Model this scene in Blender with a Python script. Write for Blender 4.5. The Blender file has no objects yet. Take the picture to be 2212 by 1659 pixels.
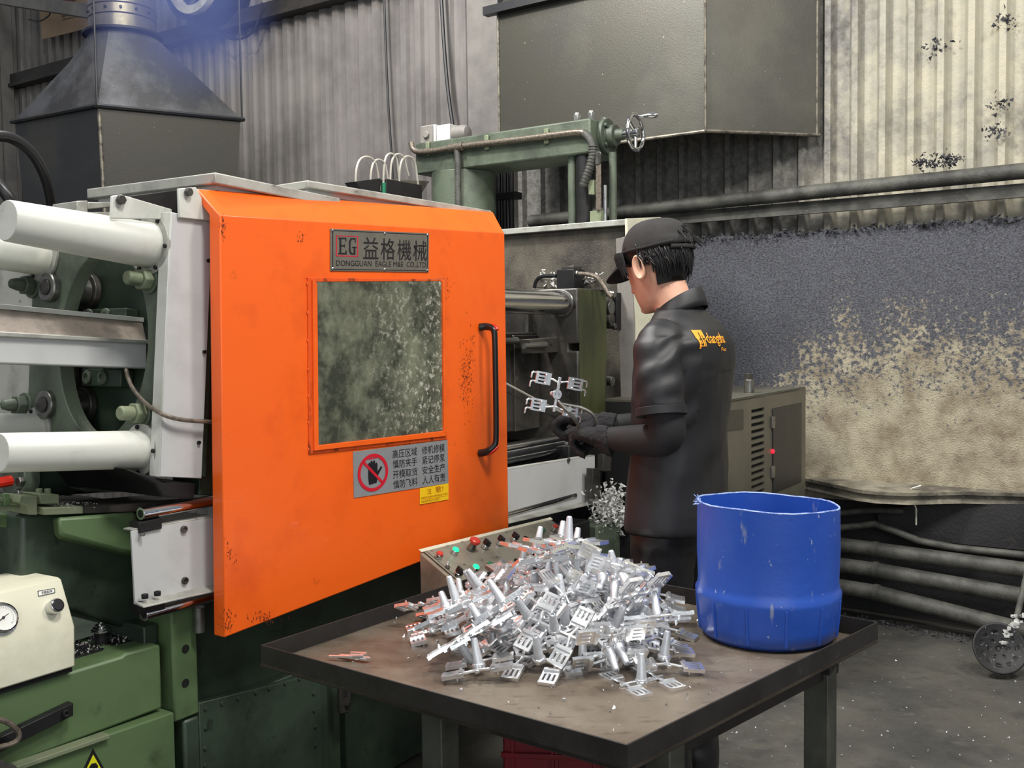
import bpy, bmesh, math, random
from mathutils import Vector, Matrix, Quaternion, noise
V = Vector
random.seed(7)
SC = bpy.context.scene
COL = SC.collection

# ------------------------------------------------------------------ camera, world, lights, exposure
F, CX, CY = 2150.0, 1106.0, 829.5
PITCH, ROLL = math.atan(114.5 / F), 0.013
FW = V((0, math.cos(PITCH), -math.sin(PITCH)))
UP0 = V((0, math.sin(PITCH), math.cos(PITCH)))
RT = math.cos(ROLL) * V((1, 0, 0)) - math.sin(ROLL) * UP0
UP = math.sin(ROLL) * V((1, 0, 0)) + math.cos(ROLL) * UP0
EYE = V((0, 0, 1.42))
cam = bpy.data.cameras.new('camera'); cam.sensor_width = 36; cam.lens = F * 36 / 2212; cam.clip_start = .05
camo = bpy.data.objects.new('camera', cam); COL.objects.link(camo)
camo.matrix_world = Matrix(((RT.x, UP.x, -FW.x, EYE.x), (RT.y, UP.y, -FW.y, EYE.y), (RT.z, UP.z, -FW.z, EYE.z), (0, 0, 0, 1)))
SC.camera = camo
wd = bpy.data.worlds.new('world'); SC.world = wd; wd.use_nodes = True
bgn = wd.node_tree.nodes['Background']
bgn.inputs[0].default_value = (0.90, 0.95, 1.0, 1); bgn.inputs[1].default_value = 0.32
def area(name, loc, aim, size, power, col=(1, 1, 1), size_y=None):
    l = bpy.data.lights.new(name, 'AREA'); l.energy = power; l.color = col; l.size = size
    if size_y: l.shape = 'RECTANGLE'; l.size_y = size_y
    o = bpy.data.objects.new(name, l); COL.objects.link(o); o.location = loc
    o.rotation_euler = (V(aim) - V(loc)).to_track_quat('-Z', 'Y').to_euler()
    return o
area('hall_lamp', (0.9, 0.7, 4.6), (0.3, 2.6, 0.8), 0.7, 130, (1, .97, .92))
area('hall_lamp', (-2.3, 1.2, 4.7), (-0.6, 2.6, 1.0), 0.7, 70, (1, .97, .92))
area('hall_lamp', (-1.45, 3.45, 4.7), (2.2, 4.7, 1.4), 0.4, 165, (1, .97, .92))
area('hall_lamp', (2.9, 1.6, 4.6), (1.9, 3.9, 0.4), 0.7, 110, (1, .96, .9))
area('hall_lamp', (-1.2, 4.0, 5.2), (-1.4, 6.0, 2.0), 0.8, 70, (.95, .97, 1))
area('open_front_daylight', (0.3, -4.5, 2.6), (0.3, 3, 1.2), 6.0, 110, (.93, .97, 1), 3.0)
SC.view_settings.view_transform = 'Standard'; SC.view_settings.look = 'None'
SC.view_settings.gamma = 1; SC.view_settings.use_curve_mapping = False
SC.view_settings.exposure = 0.0

# ------------------------------------------------------------------ frames
def ray(px, py):
    return FW + (px - CX) / F * RT - (py - CY) / F * UP
class Fr:
    """A local frame; on() gives the local coordinates of a sight line's hit with a plane of the frame."""
    def __init__(s, o, x, y, z=V((0, 0, 1))):
        s.o, s.ax = V(o), (V(x).normalized(), V(y).normalized(), V(z).normalized())
        a = s.ax
        s.M = Matrix(((a[0].x, a[1].x, a[2].x, s.o.x), (a[0].y, a[1].y, a[2].y, s.o.y), (a[0].z, a[1].z, a[2].z, s.o.z), (0, 0, 0, 1)))
    def w(s, p): return s.M @ V(p)
    def loc(s, p):
        d = V(p) - s.o; return V((d.dot(s.ax[0]), d.dot(s.ax[1]), d.dot(s.ax[2])))
    def on(s, px, py, axis, val):
        n = s.ax['xyz'.index(axis)]; d = ray(px, py)
        t = (s.o + n * val - EYE).dot(n) / d.dot(n)
        return s.loc(EYE + d * t)
U = V((.559, .829, 0)).normalized(); MB = V((-U.y, U.x, 0))
WORLD = Fr((0, 0, 0), (1, 0, 0), (0, 1, 0))
MF = Fr((-.67, 2.3, 0), U, MB)                       # machine: x along it, y to its back
tc = math.radians(4.9)
CF = Fr(MF.w((-.095, .08, 1.4)), U * math.cos(tc) - V((0, 0, math.sin(tc))), MB, U * math.sin(tc) + V((0, 0, math.cos(tc))))
WF = Fr(U * 5.05, -MB, -U)                           # back wall: x to the right, y off the wall

# ------------------------------------------------------------------ mesh builder
WM = {}
class B:
    def __init__(s, fr=WORLD): s.bm = bmesh.new(); s.fr = fr
    def face(s, vs):
        try: return s.bm.faces.new(vs)
        except ValueError: return None
    def vs(s, pts): return [s.bm.verts.new(V(p)) for p in pts]
    def poly(s, pts): s.face(s.vs(pts)); return s
    def box(s, x0, x1, y0, y1, z0, z1):
        return s.hexa([(x0, y0, z0), (x1, y0, z0), (x1, y1, z0), (x0, y1, z0)], [(x0, y0, z1), (x1, y0, z1), (x1, y1, z1), (x0, y1, z1)])
    def hexa(s, lo, hi): return s.loft([lo, hi])
    def loft(s, rings, cap=True, close=True):
        R = [s.vs(r) for r in rings]
        for a, b in zip(R, R[1:]):
            n = len(a)
            for i in range(n if close else n - 1):
                j = (i + 1) % n; s.face((a[i], a[j], b[j], b[i]))
        if cap: s.face(R[0][::-1]); s.face(R[-1])
        return s
    def prism(s, pts, vec):
        v = V(vec); return s.loft([pts, [V(p) + v for p in pts]])
    @staticmethod
    def basis(d):
        d = V(d).normalized(); a = V((0, 0, 1)) if abs(d.z) < .9 else V((1, 0, 0))
        x = a.cross(d).normalized(); return x, d.cross(x)
    def ring(s, c, d, r, n, ph=0):
        x, y = s.basis(d); c = V(c)
        return [c + x * (r * math.cos(ph + 2 * math.pi * i / n)) + y * (r * math.sin(ph + 2 * math.pi * i / n)) for i in range(n)]
    def cyl(s, p0, p1, r0, r1=None, n=20, cap=True, ph=0):
        d = V(p1) - V(p0)
        return s.loft([s.ring(p0, d, r0, n, ph), s.ring(p1, d, r0 if r1 is None else r1, n, ph)], cap)
    def lathe(s, o, d, prof, n=24, cap=True):
        d = V(d).normalized()
        return s.loft([s.ring(V(o) + d * h, d, max(r, 1e-4), n) for r, h in prof], cap)
    def tube(s, pts, r, n=8, sm=0):
        P = [V(p) for p in pts]
        for _ in range(sm):
            Q = [P[0]]
            for a, b in zip(P, P[1:]): Q += [a * .75 + b * .25, a * .25 + b * .75]
            P = Q + [P[-1]]
        rs = r if isinstance(r, (list, tuple)) else None
        x, _y = s.basis(P[1] - P[0]); rings = []
        for i, p in enumerate(P):
            t = (P[min(i + 1, len(P) - 1)] - P[max(i - 1, 0)]).normalized()
            x = (x - t * x.dot(t)).normalized(); y = t.cross(x)
            if rs:
                u = i / (len(P) - 1) * (len(rs) - 1); k = min(int(u), len(rs) - 2); rr = rs[k] + (rs[k + 1] - rs[k]) * (u - k)
            else: rr = r
            rings.append([p + x * rr * math.cos(2 * math.pi * j / n) + y * rr * math.sin(2 * math.pi * j / n) for j in range(n)])
        return s.loft(rings)
    def ball(s, c, r, n=10, sc=(1, 1, 1)):
        c = V(c); rings = []
        for i in range(1, n):
            a = math.pi * i / n
            rings.append([c + V((r * sc[0] * math.sin(a) * math.cos(2 * math.pi * j / (2 * n)), r * sc[1] * math.sin(a) * math.sin(2 * math.pi * j / (2 * n)), -r * sc[2] * math.cos(a))) for j in range(2 * n)])
        return s.loft(rings)
    def hexnut(s, p0, d, r, h):
        return s.cyl(p0, V(p0) + V(d).normalized() * h, r, n=6)
    def out(s, name, mat, parent=None, bevel=0, smooth=32, label=None, cat=None, group=None, kind=None, seg=2):
        bmesh.ops.recalc_face_normals(s.bm, faces=s.bm.faces)
        me = bpy.data.meshes.new(name); s.bm.to_mesh(me); s.bm.free()
        me.transform(s.fr.M)
        o = bpy.data.objects.new(name, me); COL.objects.link(o)
        if parent is not None:
            me.transform(WM[parent].inverted()); o.parent = parent; WM[o] = WM[parent]
        else:
            xs = [v.co for v in me.vertices]
            l = V(((min(c.x for c in xs) + max(c.x for c in xs)) / 2, (min(c.y for c in xs) + max(c.y for c in xs)) / 2, min(c.z for c in xs)))
            me.transform(Matrix.Translation(-l)); o.location = l; WM[o] = Matrix.Translation(l)
        me.materials.append(mat)
        if smooth:
            me.shade_smooth(); me.set_sharp_from_angle(angle=math.radians(smooth))
        if bevel:
            b = o.modifiers.new('edge', 'BEVEL'); b.width = bevel; b.segments = seg; b.limit_method = 'ANGLE'; b.angle_limit = math.radians(40)
        return tag(o, label, cat, group, kind)
def tag(o, label=None, cat=None, group=None, kind=None):
    if label: o['label'] = label
    if cat: o['category'] = cat
    if group: o['group'] = group
    if kind: o['kind'] = kind
    return o
def thing(name, label, cat, loc, rotz=0, group=None):
    o = bpy.data.objects.new(name, None); COL.objects.link(o)
    o.empty_display_size = .1; o.location = loc; o.rotation_euler = (0, 0, rotz)
    WM[o] = Matrix.Translation(V(loc)) @ Matrix.Rotation(rotz, 4, 'Z')
    return tag(o, label, cat, group)
def dup(root):
    c = root.copy(); COL.objects.link(c)
    for ch in root.children:
        k = ch.copy(); COL.objects.link(k); k.parent = c
    return c
MROT = math.atan2(U.y, U.x)
def mthing(name, label, cat, p, group=None): return thing(name, label, cat, MF.w(p), MROT, group)

def print_on(name, body, quad, mat, parent, bold=0.0, lift=.0008, kind=None):
    """Flat lettering stretched over a quad (tl, tr, br, bl in world coordinates)."""
    cu = bpy.data.curves.new(name, 'FONT'); cu.body = body; cu.offset = bold; cu.resolution_u = 3
    cu.align_x = 'CENTER'; cu.space_line = 1.0
    t = bpy.data.objects.new(name, cu); COL.objects.link(t)
    bpy.context.view_layer.update()
    dg = bpy.context.evaluated_depsgraph_get()
    me = bpy.data.meshes.new_from_object(t.evaluated_get(dg))
    bpy.data.objects.remove(t); bpy.data.curves.remove(cu)
    xs = [v.co.x for v in me.vertices]; ys = [v.co.y for v in me.vertices]
    if not xs: return None
    x0, x1, y0, y1 = min(xs), max(xs), min(ys), max(ys)
    tl, tr, br, bl = [V(q) for q in quad]
    n = (tr - tl).cross(bl - tl).normalized() * -1
    if n.dot(EYE - tl) < 0: n = -n
    inv = WM[parent].inverted()
    for v in me.vertices:
        u = (v.co.x - x0) / (x1 - x0); w = (v.co.y - y0) / (y1 - y0)
        v.co = inv @ ((bl * (1 - u) + br * u) * (1 - w) + (tl * (1 - u) + tr * u) * w + n * lift)
    me.materials.clear(); me.materials.append(mat)
    o = bpy.data.objects.new(name, me); COL.objects.link(o); o.parent = parent; WM[o] = WM[parent]
    return tag(o, kind=kind)
def quad_part(q, u0, u1, v0, v1):
    tl, tr, br, bl = [V(p) for p in q]
    f = lambda u, v: (tl * (1 - u) + tr * u) * (1 - v) + (bl * (1 - u) + br * u) * v
    return f(u0, v0), f(u1, v0), f(u1, v1), f(u0, v1)

# ------------------------------------------------------------------ materials
def srgb(r, g, b):
    f = lambda c: (c / 255 / 12.92) if c <= 10.3 else (((c / 255) + .055) / 1.055) ** 2.4
    return (f(r), f(g), f(b), 1)
def pm(name, col, rough=.5, metal=0.0, layers=(), bump=None, emit=None, spec=.5, coat=0, rough_var=0):
    """Principled material; layers = (colour, scale, low, high, amount[, stretch xyz]) noise stains over the base."""
    m = bpy.data.materials.new(name); m.use_nodes = True
    nt = m.node_tree; N, L = nt.nodes, nt.links; p = N['Principled BSDF']
    p.inputs['Roughness'].default_value = rough; p.inputs['Metallic'].default_value = metal
    p.inputs['Specular IOR Level'].default_value = spec; p.inputs['Coat Weight'].default_value = coat
    tex = N.new('ShaderNodeTexCoord')
    rgb = N.new('ShaderNodeRGB'); rgb.outputs[0].default_value = col; src = rgb.outputs[0]
    def nz(scale, stretch=(1, 1, 1), detail=6):
        mp = N.new('ShaderNodeMapping'); mp.inputs['Scale'].default_value = stretch
        L.new(tex.outputs['Object'], mp.inputs[0])
        n = N.new('ShaderNodeTexNoise'); n.inputs['Scale'].default_value = scale; n.inputs['Detail'].default_value = detail
        n.inputs['Roughness'].default_value = .62
        L.new(mp.outputs[0], n.inputs['Vector']); return n
    for la in layers:
        n = nz(la[1], la[5] if len(la) > 5 else (1, 1, 1))
        r = N.new('ShaderNodeMapRange'); r.inputs[1].default_value = la[2]; r.inputs[2].default_value = la[3]; r.inputs[4].default_value = la[4]
        L.new(n.outputs[0], r.inputs[0])
        mx = N.new('ShaderNodeMix'); mx.data_type = 'RGBA'; mx.inputs['B'].default_value = la[0]
        L.new(r.outputs[0], mx.inputs['Factor']); L.new(src, mx.inputs['A']); src = mx.outputs['Result']
    L.new(src, p.inputs['Base Color'])
    if rough_var:
        n = nz(14); r = N.new('ShaderNodeMapRange'); r.inputs[1].default_value = .3; r.inputs[2].default_value = .7
        r.inputs[3].default_value = max(.03, rough - rough_var); r.inputs[4].default_value = min(1, rough + rough_var)
        L.new(n.outputs[0], r.inputs[0]); L.new(r.outputs[0], p.inputs['Roughness'])
    if bump:
        n = nz(bump[0], bump[2] if len(bump) > 2 else (1, 1, 1), 8)
        b = N.new('ShaderNodeBump'); b.inputs['Strength'].default_value = bump[1]; b.inputs['Distance'].default_value = bump[3] if len(bump) > 3 else .01
        L.new(n.outputs[0], b.inputs['Height']); L.new(b.outputs[0], p.inputs['Normal'])
    if emit:
        p.inputs['Emission Color'].default_value = emit[0]; p.inputs['Emission Strength'].default_value = emit[1]
    return m
S = srgb
M = {}
M['orange'] = pm('orange_paint', (.86, .120, .008, 1), .38, 0, [((.62, .07, .006, 1), 5, .52, .72, .6), (S(70, 30, 15), 9, .68, .80, .75), ((.95, .20, .03, 1), 3, .6, .8, .5)], (60, .06), coat=.12)
M['orange_dark'] = pm('orange_soiled_paint', (.70, .085, .008, 1), .45, 0, [(S(60, 25, 12), 30, .52, .66, .8, (1, 1, .4))])
M['green'] = pm('machine_green_paint', S(86, 108, 72), .45, 0, [(S(62, 78, 54), 4, .45, .7, .6), (S(40, 46, 36), 12, .62, .78, .6), (S(110, 122, 92), 25, .68, .75, .4)], (80, .05))
M['green_dark'] = pm('oily_green_paint', S(52, 66, 52), .4, 0, [(S(30, 38, 33), 5, .42, .66, .8), (S(15, 15, 16), 15, .6, .7, .6)], (70, .08))
M['green_light'] = pm('light_green_paint', S(116, 124, 98), .5, 0, [(S(60, 72, 58), 8, .5, .7, .7)], (70, .06))
M['green_grey'] = pm('sooty_green_paint', S(88, 98, 82), .5, 0, [(S(52, 58, 50), 6, .42, .64, .8), (S(124, 130, 114), 60, .64, .74, .6)], (120, .2))
M['olive'] = pm('olive_platen_paint', S(66, 70, 42), .35, 0, [(S(40, 42, 28), 5, .45, .65, .8, (1, 1, .4)), (S(110, 110, 100), 90, .70, .76, .6)], (90, .06))
M['white'] = pm('white_machine_paint', S(200, 201, 193), .38, 0, [(S(156, 155, 145), 6, .48, .72, .7), (S(90, 86, 78), 22, .68, .8, .6), (S(222, 220, 204), 2.5, .5, .7, .5)], (60, .04))
M['white_worn'] = pm('worn_white_sheet', S(176, 176, 168), .4, .2, [(S(110, 108, 100), 7, .48, .7, .8), (S(60, 58, 54), 30, .62, .74, .8)], (90, .06))
M['cream'] = pm('cream_enamel', S(214, 212, 190), .45, 0, [(S(188, 186, 164), 8, .5, .7, .6), (S(120, 116, 100), 40, .7, .78, .6)], (90, .05))
M['grey_paint'] = pm('light_grey_paint', S(186, 187, 186), .42, 0, [(S(160, 160, 158), 8, .5, .7, .5)])
M['chrome'] = pm('chrome', S(205, 205, 206), .12, 1, [(S(120, 116, 110), 14, .5, .7, .5, (.3, 3, 3))], rough_var=.07)
M['steel'] = pm('machined_steel', S(140, 140, 136), .34, .9, [(S(70, 66, 60), 8, .45, .65, .8)], (90, .05), rough_var=.1)
M['steel_dark'] = pm('oily_die_steel', S(84, 81, 76), .4, .5, [(S(36, 34, 33), 7, .42, .66, .85), (S(134, 130, 120), 20, .62, .75, .5)], (60, .1), rough_var=.12)
M['black_metal'] = pm('blackened_steel', S(38, 37, 38), .5, .4, [(S(18, 18, 19), 8, .45, .7, .8)], (80, .1))
M['sooty'] = pm('sooty_steel_sheet', S(112, 106, 94), .5, .2, [(S(48, 45, 42), 3.5, .38, .62, .9), (S(130, 126, 112), 70, .60, .70, .55)], (140, .35))
M['hood'] = pm('dark_hood_sheet', S(74, 72, 64), .42, .45, [(S(70, 70, 66), 2.2, .4, .65, .8), (S(200, 198, 186), 60, .705, .725, .9), (S(112, 110, 98), 1.4, .5, .8, .5)], (150, .12))
M['hood_black'] = pm('black_hood_sheet', S(48, 49, 52), .42, .4, [(S(70, 68, 60), 2, .45, .7, .8), (S(150, 150, 150), 60, .76, .78, .7)], (150, .1))
M['hood_olive'] = pm('olive_black_hood_sheet', S(50, 48, 41), .45, .3, [(S(46, 46, 44), 2, .45, .7, .8), (S(120, 116, 100), 60, .70, .73, .8)], (150, .1))
M['hood_cone'] = pm('sooty_galvanized_cone', S(88, 88, 92), .55, .35, [(S(50, 49, 50), 2.4, .42, .55, .85), (S(150, 150, 152), 70, .66, .76, .6)], (160, .35))
M['galv'] = pm('galvanized_duct', S(128, 122, 112), .36, .75, [(S(80, 74, 66), 6, .45, .65, .7), (S(170, 165, 155), 12, .6, .75, .5)], (60, .06))
M['edge'] = pm('worn_steel_edge', S(122, 116, 104), .45, .5, [(S(60, 57, 52), 20, .45, .62, .85)])
M['rubber'] = pm('black_rubber', S(24, 24, 26), .35, 0, bump=(60, .05))
M['plastic_black'] = pm('black_plastic', S(22, 22, 24), .28, 0, [(S(60, 58, 55), 20, .6, .8, .4)])
M['scuff'] = pm('scuffed_paint', S(112, 48, 20), .6)
M['red_trim'] = pm('red_plastic', S(200, 40, 24), .3)
M['blue'] = pm('blue_polyethylene', (.016, .066, .36, 1), .36, 0, [((.022, .09, .44, 1), 3, .4, .7, .6), (S(150, 154, 160), 26, .625, .70, .7, (1, 1, .30)), (S(170, 172, 176), 70, .68, .71, .8, (1, 1, .5)), ((.02, .05, .16, 1), 5, .6, .8, .6)], (40, .08))
M['blue_rim'] = pm('cut_plastic_edge', S(150, 170, 215), .5, 0, [(S(60, 90, 170), 30, .45, .6, .8)])
M['table_top'] = pm('worn_table_steel', S(116, 106, 93), .42, .3, [(S(82, 68, 56), 5, .44, .64, .85), (S(140, 132, 120), 3, .55, .75, .6), (S(70, 60, 52), 45, .58, .68, .6, (.25, 1, 1)), (S(214, 212, 205), 130, .775, .79, .8)], (60, .12), rough_var=.1)
M['table_dark'] = pm('dark_table_steel', S(50, 47, 46), .5, .4, [(S(32, 29, 28), 7, .45, .65, .8), (S(80, 72, 64), 30, .64, .74, .5)], (70, .1))
M['table_leg'] = pm('grey_green_leg_steel', S(84, 86, 78), .5, .3, [(S(48, 48, 44), 6, .45, .65, .8), (S(24, 24, 24), 25, .68, .72, .8)], (70, .08))
M['alu'] = pm('bright_die_cast_alloy', S(246, 247, 248), .2, .9, [(S(206, 208, 214), 40, .45, .7, .6)], (120, .12, (1, 1, 1), .002), rough_var=.09)
M['alu_matt'] = pm('satin_die_cast_alloy', S(206, 209, 214), .45, .6, [(S(170, 174, 182), 60, .45, .7, .6)])
M['dross'] = pm('aluminium_dross', S(220, 220, 216), .45, .15, [(S(130, 130, 128), 60, .45, .6, .8)], (90, .5))
M['stainless'] = pm('sooty_stainless', S(112, 110, 98), .42, .5, [(S(86, 84, 76), 3, .45, .7, .7), (S(140, 136, 122), 18, .6, .8, .4)], (90, .05))
M['cab_black'] = pm('black_cabinet_door', S(40, 40, 42), .4, .2, [(S(70, 68, 62), 6, .5, .75, .5)], (90, .05))
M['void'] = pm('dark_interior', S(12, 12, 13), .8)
M['wire_green'] = pm('green_cable_jacket', S(90, 170, 60), .4, 0, [(S(60, 90, 50), 20, .5, .7, .7)])
M['braid'] = pm('braided_hose', S(124, 114, 102), .42, .5, [(S(74, 68, 60), 90, .45, .6, .7)])
M['wire'] = pm('dark_cable', S(34, 34, 36), .5)
M['pale_wire'] = pm('pale_tube', S(196, 192, 180), .35, .3)
M['card'] = pm('brown_cardboard', S(158, 134, 108), .8, 0, [(S(134, 112, 92), 3, .45, .65, .6)])
M['ink'] = pm('black_ink', S(22, 20, 26), .5)
M['ink_red'] = pm('red_ink', S(196, 24, 44), .45)
M['plate'] = pm('engraved_grey_plate', S(118, 114, 104), .42, .3, [(S(98, 94, 86), 20, .45, .7, .6)])
M['sign_grey'] = pm('grey_sign_plate', S(138, 140, 142), .45, .1, [(S(118, 120, 122), 10, .5, .7, .5)])
M['sign_yellow'] = pm('yellow_sticker', S(238, 190, 20), .45, 0, [(S(206, 158, 24), 14, .55, .7, .6)])
M['yellow'] = pm('warning_yellow', S(214, 214, 28), .45)
M['orange_ink'] = pm('brown_ink', S(168, 84, 12), .5)
M['paper'] = pm('white_label', S(222, 222, 216), .5)
M['btn_red'] = pm('red_button', S(206, 62, 50), .35)
M['btn_green'] = pm('green_button', S(30, 120, 84), .35)
M['btn_lit'] = pm('lit_green_button', S(20, 210, 130), .3, emit=((.02, .95, .38, 1), 1.1))
M['lamp_red'] = pm('red_pilot_lamp', S(240, 20, 40), .3, emit=((1, .01, .03, 1), 2.2))
M['panel'] = pm('brushed_console_plate', S(168, 164, 150), .36, .5, [(S(120, 112, 98), 10, .48, .68, .7), (S(196, 192, 178), 4, .55, .75, .5)], (60, .05))
M['console'] = pm('soiled_console_sheet', S(150, 138, 120), .45, .15, [(S(104, 84, 72), 5, .42, .62, .8)], (70, .06))
M['crate'] = pm('dark_red_crate', S(118, 10, 26), .4, 0, [(S(80, 8, 18), 8, .45, .7, .6)])
M['skin'] = pm('skin', S(216, 168, 142), .5, 0, [(S(206, 140, 120), 14, .45, .7, .5)], (220, .05))
M['skin'].node_tree.nodes['Principled BSDF'].inputs['Subsurface Weight'].default_value = .08
M['hair'] = pm('black_hair', S(20, 18, 19), .42, 0, [(S(46, 43, 41), 90, .55, .75, .6, (1, 1, .15))], spec=.35)
M['cap'] = pm('black_cotton_cap', S(38, 36, 35), .85, 0, [(S(28, 27, 27), 30, .45, .6, .6)], (300, .25, (1, 1, 1), .004))
M['shirt'] = pm('black_polo_cloth', S(25, 25, 28), .5, 0, [(S(24, 24, 27), 6, .45, .7, .6)], (400, .15, (1, 1, 1), .003))
M['sleeve'] = pm('black_arm_sleeve', S(20, 20, 22), .75, bump=(300, .2, (1, 1, 1), .003))
M['glove'] = pm('fuzzy_black_glove', S(30, 30, 33), .9, 0, [(S(58, 58, 64), 120, .58, .72, .7)], (160, .9, (1, 1, 1), .008))
M['trouser'] = pm('black_trousers', S(19, 19, 22), .45, bump=(200, .1))
M['logo'] = pm('orange_shirt_print', S(240, 158, 40), .6)
M['eye'] = pm('eye', S(220, 216, 210), .2)
M['pipe'] = pm('dusty_pipe', S(88, 88, 82), .6, .2, [(S(48, 48, 46), 7, .42, .62, .85), (S(140, 138, 126), 50, .66, .74, .6)], (110, .3))
M['soot'] = pm('soot_flakes', S(48, 48, 52), .8, 0, [(S(96, 96, 104), 50, .5, .7, .6)])
M['concrete'] = pm('stained_ledge', S(140, 134, 118), .75, 0, [(S(66, 62, 56), 6, .42, .6, .85), (S(176, 168, 148), 20, .58, .72, .7)], (60, .4))
M['column'] = pm('grey_steel_column', S(130, 126, 120), .6, 0, [(S(96, 93, 92), 3, .42, .65, .8)], (90, .12))
M['purlin'] = pm('sooty_purlin', S(58, 54, 50), .7, 0, [(S(36, 34, 34), 4, .4, .6, .8)])
M['fan_white'] = pm('worn_white_fan_ring', S(208, 204, 186), .5, 0, [(S(140, 132, 112), 10, .45, .65, .8)])
# ------------------------------------------------------------------ soot-stained wall materials (stains with a shape of their own)
def wall_mat(name, base, soot, thr, noise_scale, edge, bump, light=None):
    """base / soot mixed by thr(x, z of the object) plus noise."""
    m = bpy.data.materials.new(name); m.use_nodes = True; nt = m.node_tree; N, L = nt.nodes, nt.links; p = N['Principled BSDF']
    tex = N.new('ShaderNodeTexCoord'); sep = N.new('ShaderNodeSeparateXYZ'); L.new(tex.outputs['Object'], sep.inputs[0])
    def mth(op, a, b=None):
        n = N.new('ShaderNodeMath'); n.operation = op
        for i, v in enumerate((a, b)):
            if v is None: continue
            if isinstance(v, (int, float)): n.inputs[i].default_value = v
            else: L.new(v, n.inputs[i])
        return n.outputs[0]
    def nz(sc, det=8, ro=.65):
        n = N.new('ShaderNodeTexNoise'); n.inputs['Scale'].default_value = sc; n.inputs['Detail'].default_value = det; n.inputs['Roughness'].default_value = ro
        L.new(tex.outputs['Object'], n.inputs['Vector']); return n.outputs[0]
    t = thr(mth, sep.outputs[0], sep.outputs[2], nz)
    a = mth('ADD', t, mth('MULTIPLY', mth('SUBTRACT', nz(noise_scale), .5), edge[0]))
    a = mth('ADD', a, mth('MULTIPLY', mth('SUBTRACT', nz(noise_scale * .12, 4), .5), edge[1]))
    r = N.new('ShaderNodeMapRange'); r.inputs[1].default_value = -edge[2]; r.inputs[2].default_value = edge[2]; L.new(a, r.inputs[0])
    mx = N.new('ShaderNodeMix'); mx.data_type = 'RGBA'; L.new(r.outputs[0], mx.inputs['Factor'])
    def two(c0, c1, sc):
        x = N.new('ShaderNodeMix'); x.data_type = 'RGBA'; x.inputs['A'].default_value = c0; x.inputs['B'].default_value = c1
        rr = N.new('ShaderNodeMapRange'); rr.inputs[1].default_value = .38; rr.inputs[2].default_value = .64
        L.new(nz(sc), rr.inputs[0]); L.new(rr.outputs[0], x.inputs['Factor']); return x.outputs['Result']
    L.new(two(*base), mx.inputs['A']); L.new(two(*soot), mx.inputs['B'])
    L.new(mx.outputs['Result'], p.inputs['Base Color']); p.inputs['Roughness'].default_value = .68
    b = N.new('ShaderNodeBump'); b.inputs['Strength'].default_value = bump[1]; b.inputs['Distance'].default_value = bump[2]
    L.new(nz(bump[0]), b.inputs['Height']); L.new(b.outputs[0], p.inputs['Normal'])
    return m
# plaster: x counts from the object's middle, see the origin noted where it is built
def thr_plaster(m, x, z, nz):      # > 0 is soot
    h = m('MULTIPLY', m('SUBTRACT', z, .66), .80)     # local height above the ledge line
    left = m('MULTIPLY', m('SUBTRACT', -.60, x), .9)
    return m('ADD', h, m('MAXIMUM', left, -.06))
M['plaster'] = wall_mat('soot_blackened_plaster', (S(206, 196, 170), S(156, 142, 118), 9), (S(74, 75, 83), S(120, 122, 130), 110), thr_plaster, 46, (1.55, .55, .09), (130, 1.0, .02))
def thr_sheet(m, x, z, nz):
    left = m('MULTIPLY', m('SUBTRACT', -.38, x), 1.6)
    return m('MAXIMUM', left, -.22)
M['sheet_right'] = wall_mat('sooty_cream_sheeting', (S(176, 170, 150), S(156, 153, 140), 4), (S(92, 90, 84), S(126, 124, 120), 30), thr_sheet, 20, (.7, 1.9, .26), (60, .5, .008))
M['sheet_left'] = pm('grey_corrugated_sheeting', S(140, 135, 131), .6, .1, [(S(98, 94, 92), 1.2, .42, .62, .8), (S(150, 146, 138), 1.8, .55, .75, .5), (S(84, 80, 78), 5, .62, .75, .5, (3, 3, .3))], (60, .1))
M['floor'] = pm('soiled_concrete_floor', S(80, 78, 72), .62, 0, [(S(56, 56, 54), 2.2, .40, .62, .85), (S(44, 44, 44), 6, .55, .72, .7), (S(104, 104, 98), 18, .6, .75, .5), (S(190, 190, 186), 70, .76, .78, .8)], (45, .35), rough_var=.12)
M['plinth'] = pm('soot_black_plinth', S(44, 43, 44), .6, .1, [(S(26, 26, 28), 4, .42, .62, .8), (S(92, 84, 70), 10, .64, .78, .5)], (70, .4))

# ------------------------------------------------------------------ the setting
b = B(); b.box(-12, 6, -3, 14, -.08, 0); b.out('floor', M['floor'], kind='structure', smooth=0)
def corrugated(name, x0, x1, pitch, prof, z0, z1, mat, y=0, xoff=0):
    pts = []; x = x0
    while x < x1:
        for fx, fy in prof:
            if x + fx * pitch <= x1: pts.append((x + fx * pitch, y + fy))
        x += pitch
    b = B(WF)
    R0 = b.vs([(p[0], p[1], z0) for p in pts]); R1 = b.vs([(p[0], p[1], z1) for p in pts])
    for i in range(len(pts) - 1): b.face((R0[i], R0[i + 1], R1[i + 1], R1[i]))
    o = b.out(name, mat, kind='structure', smooth=0)
    s = o.modifiers.new('thickness', 'SOLIDIFY'); s.thickness = .004
    return o
corrugated('wall_left', -12.0, -3.5, .1215, ((0, 0), (.38, 0), (.46, .030), (.84, .030), (.93, 0)), 0, 5.2, M['sheet_left'], -.085)
corrugated('wall_right', -3.46, 1.6, .1325, ((0, 0), (.50, 0), (.66, .040), (.88, .040), (.95, 0)), 0, 5.2, M['sheet_right'], -.085)
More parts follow.
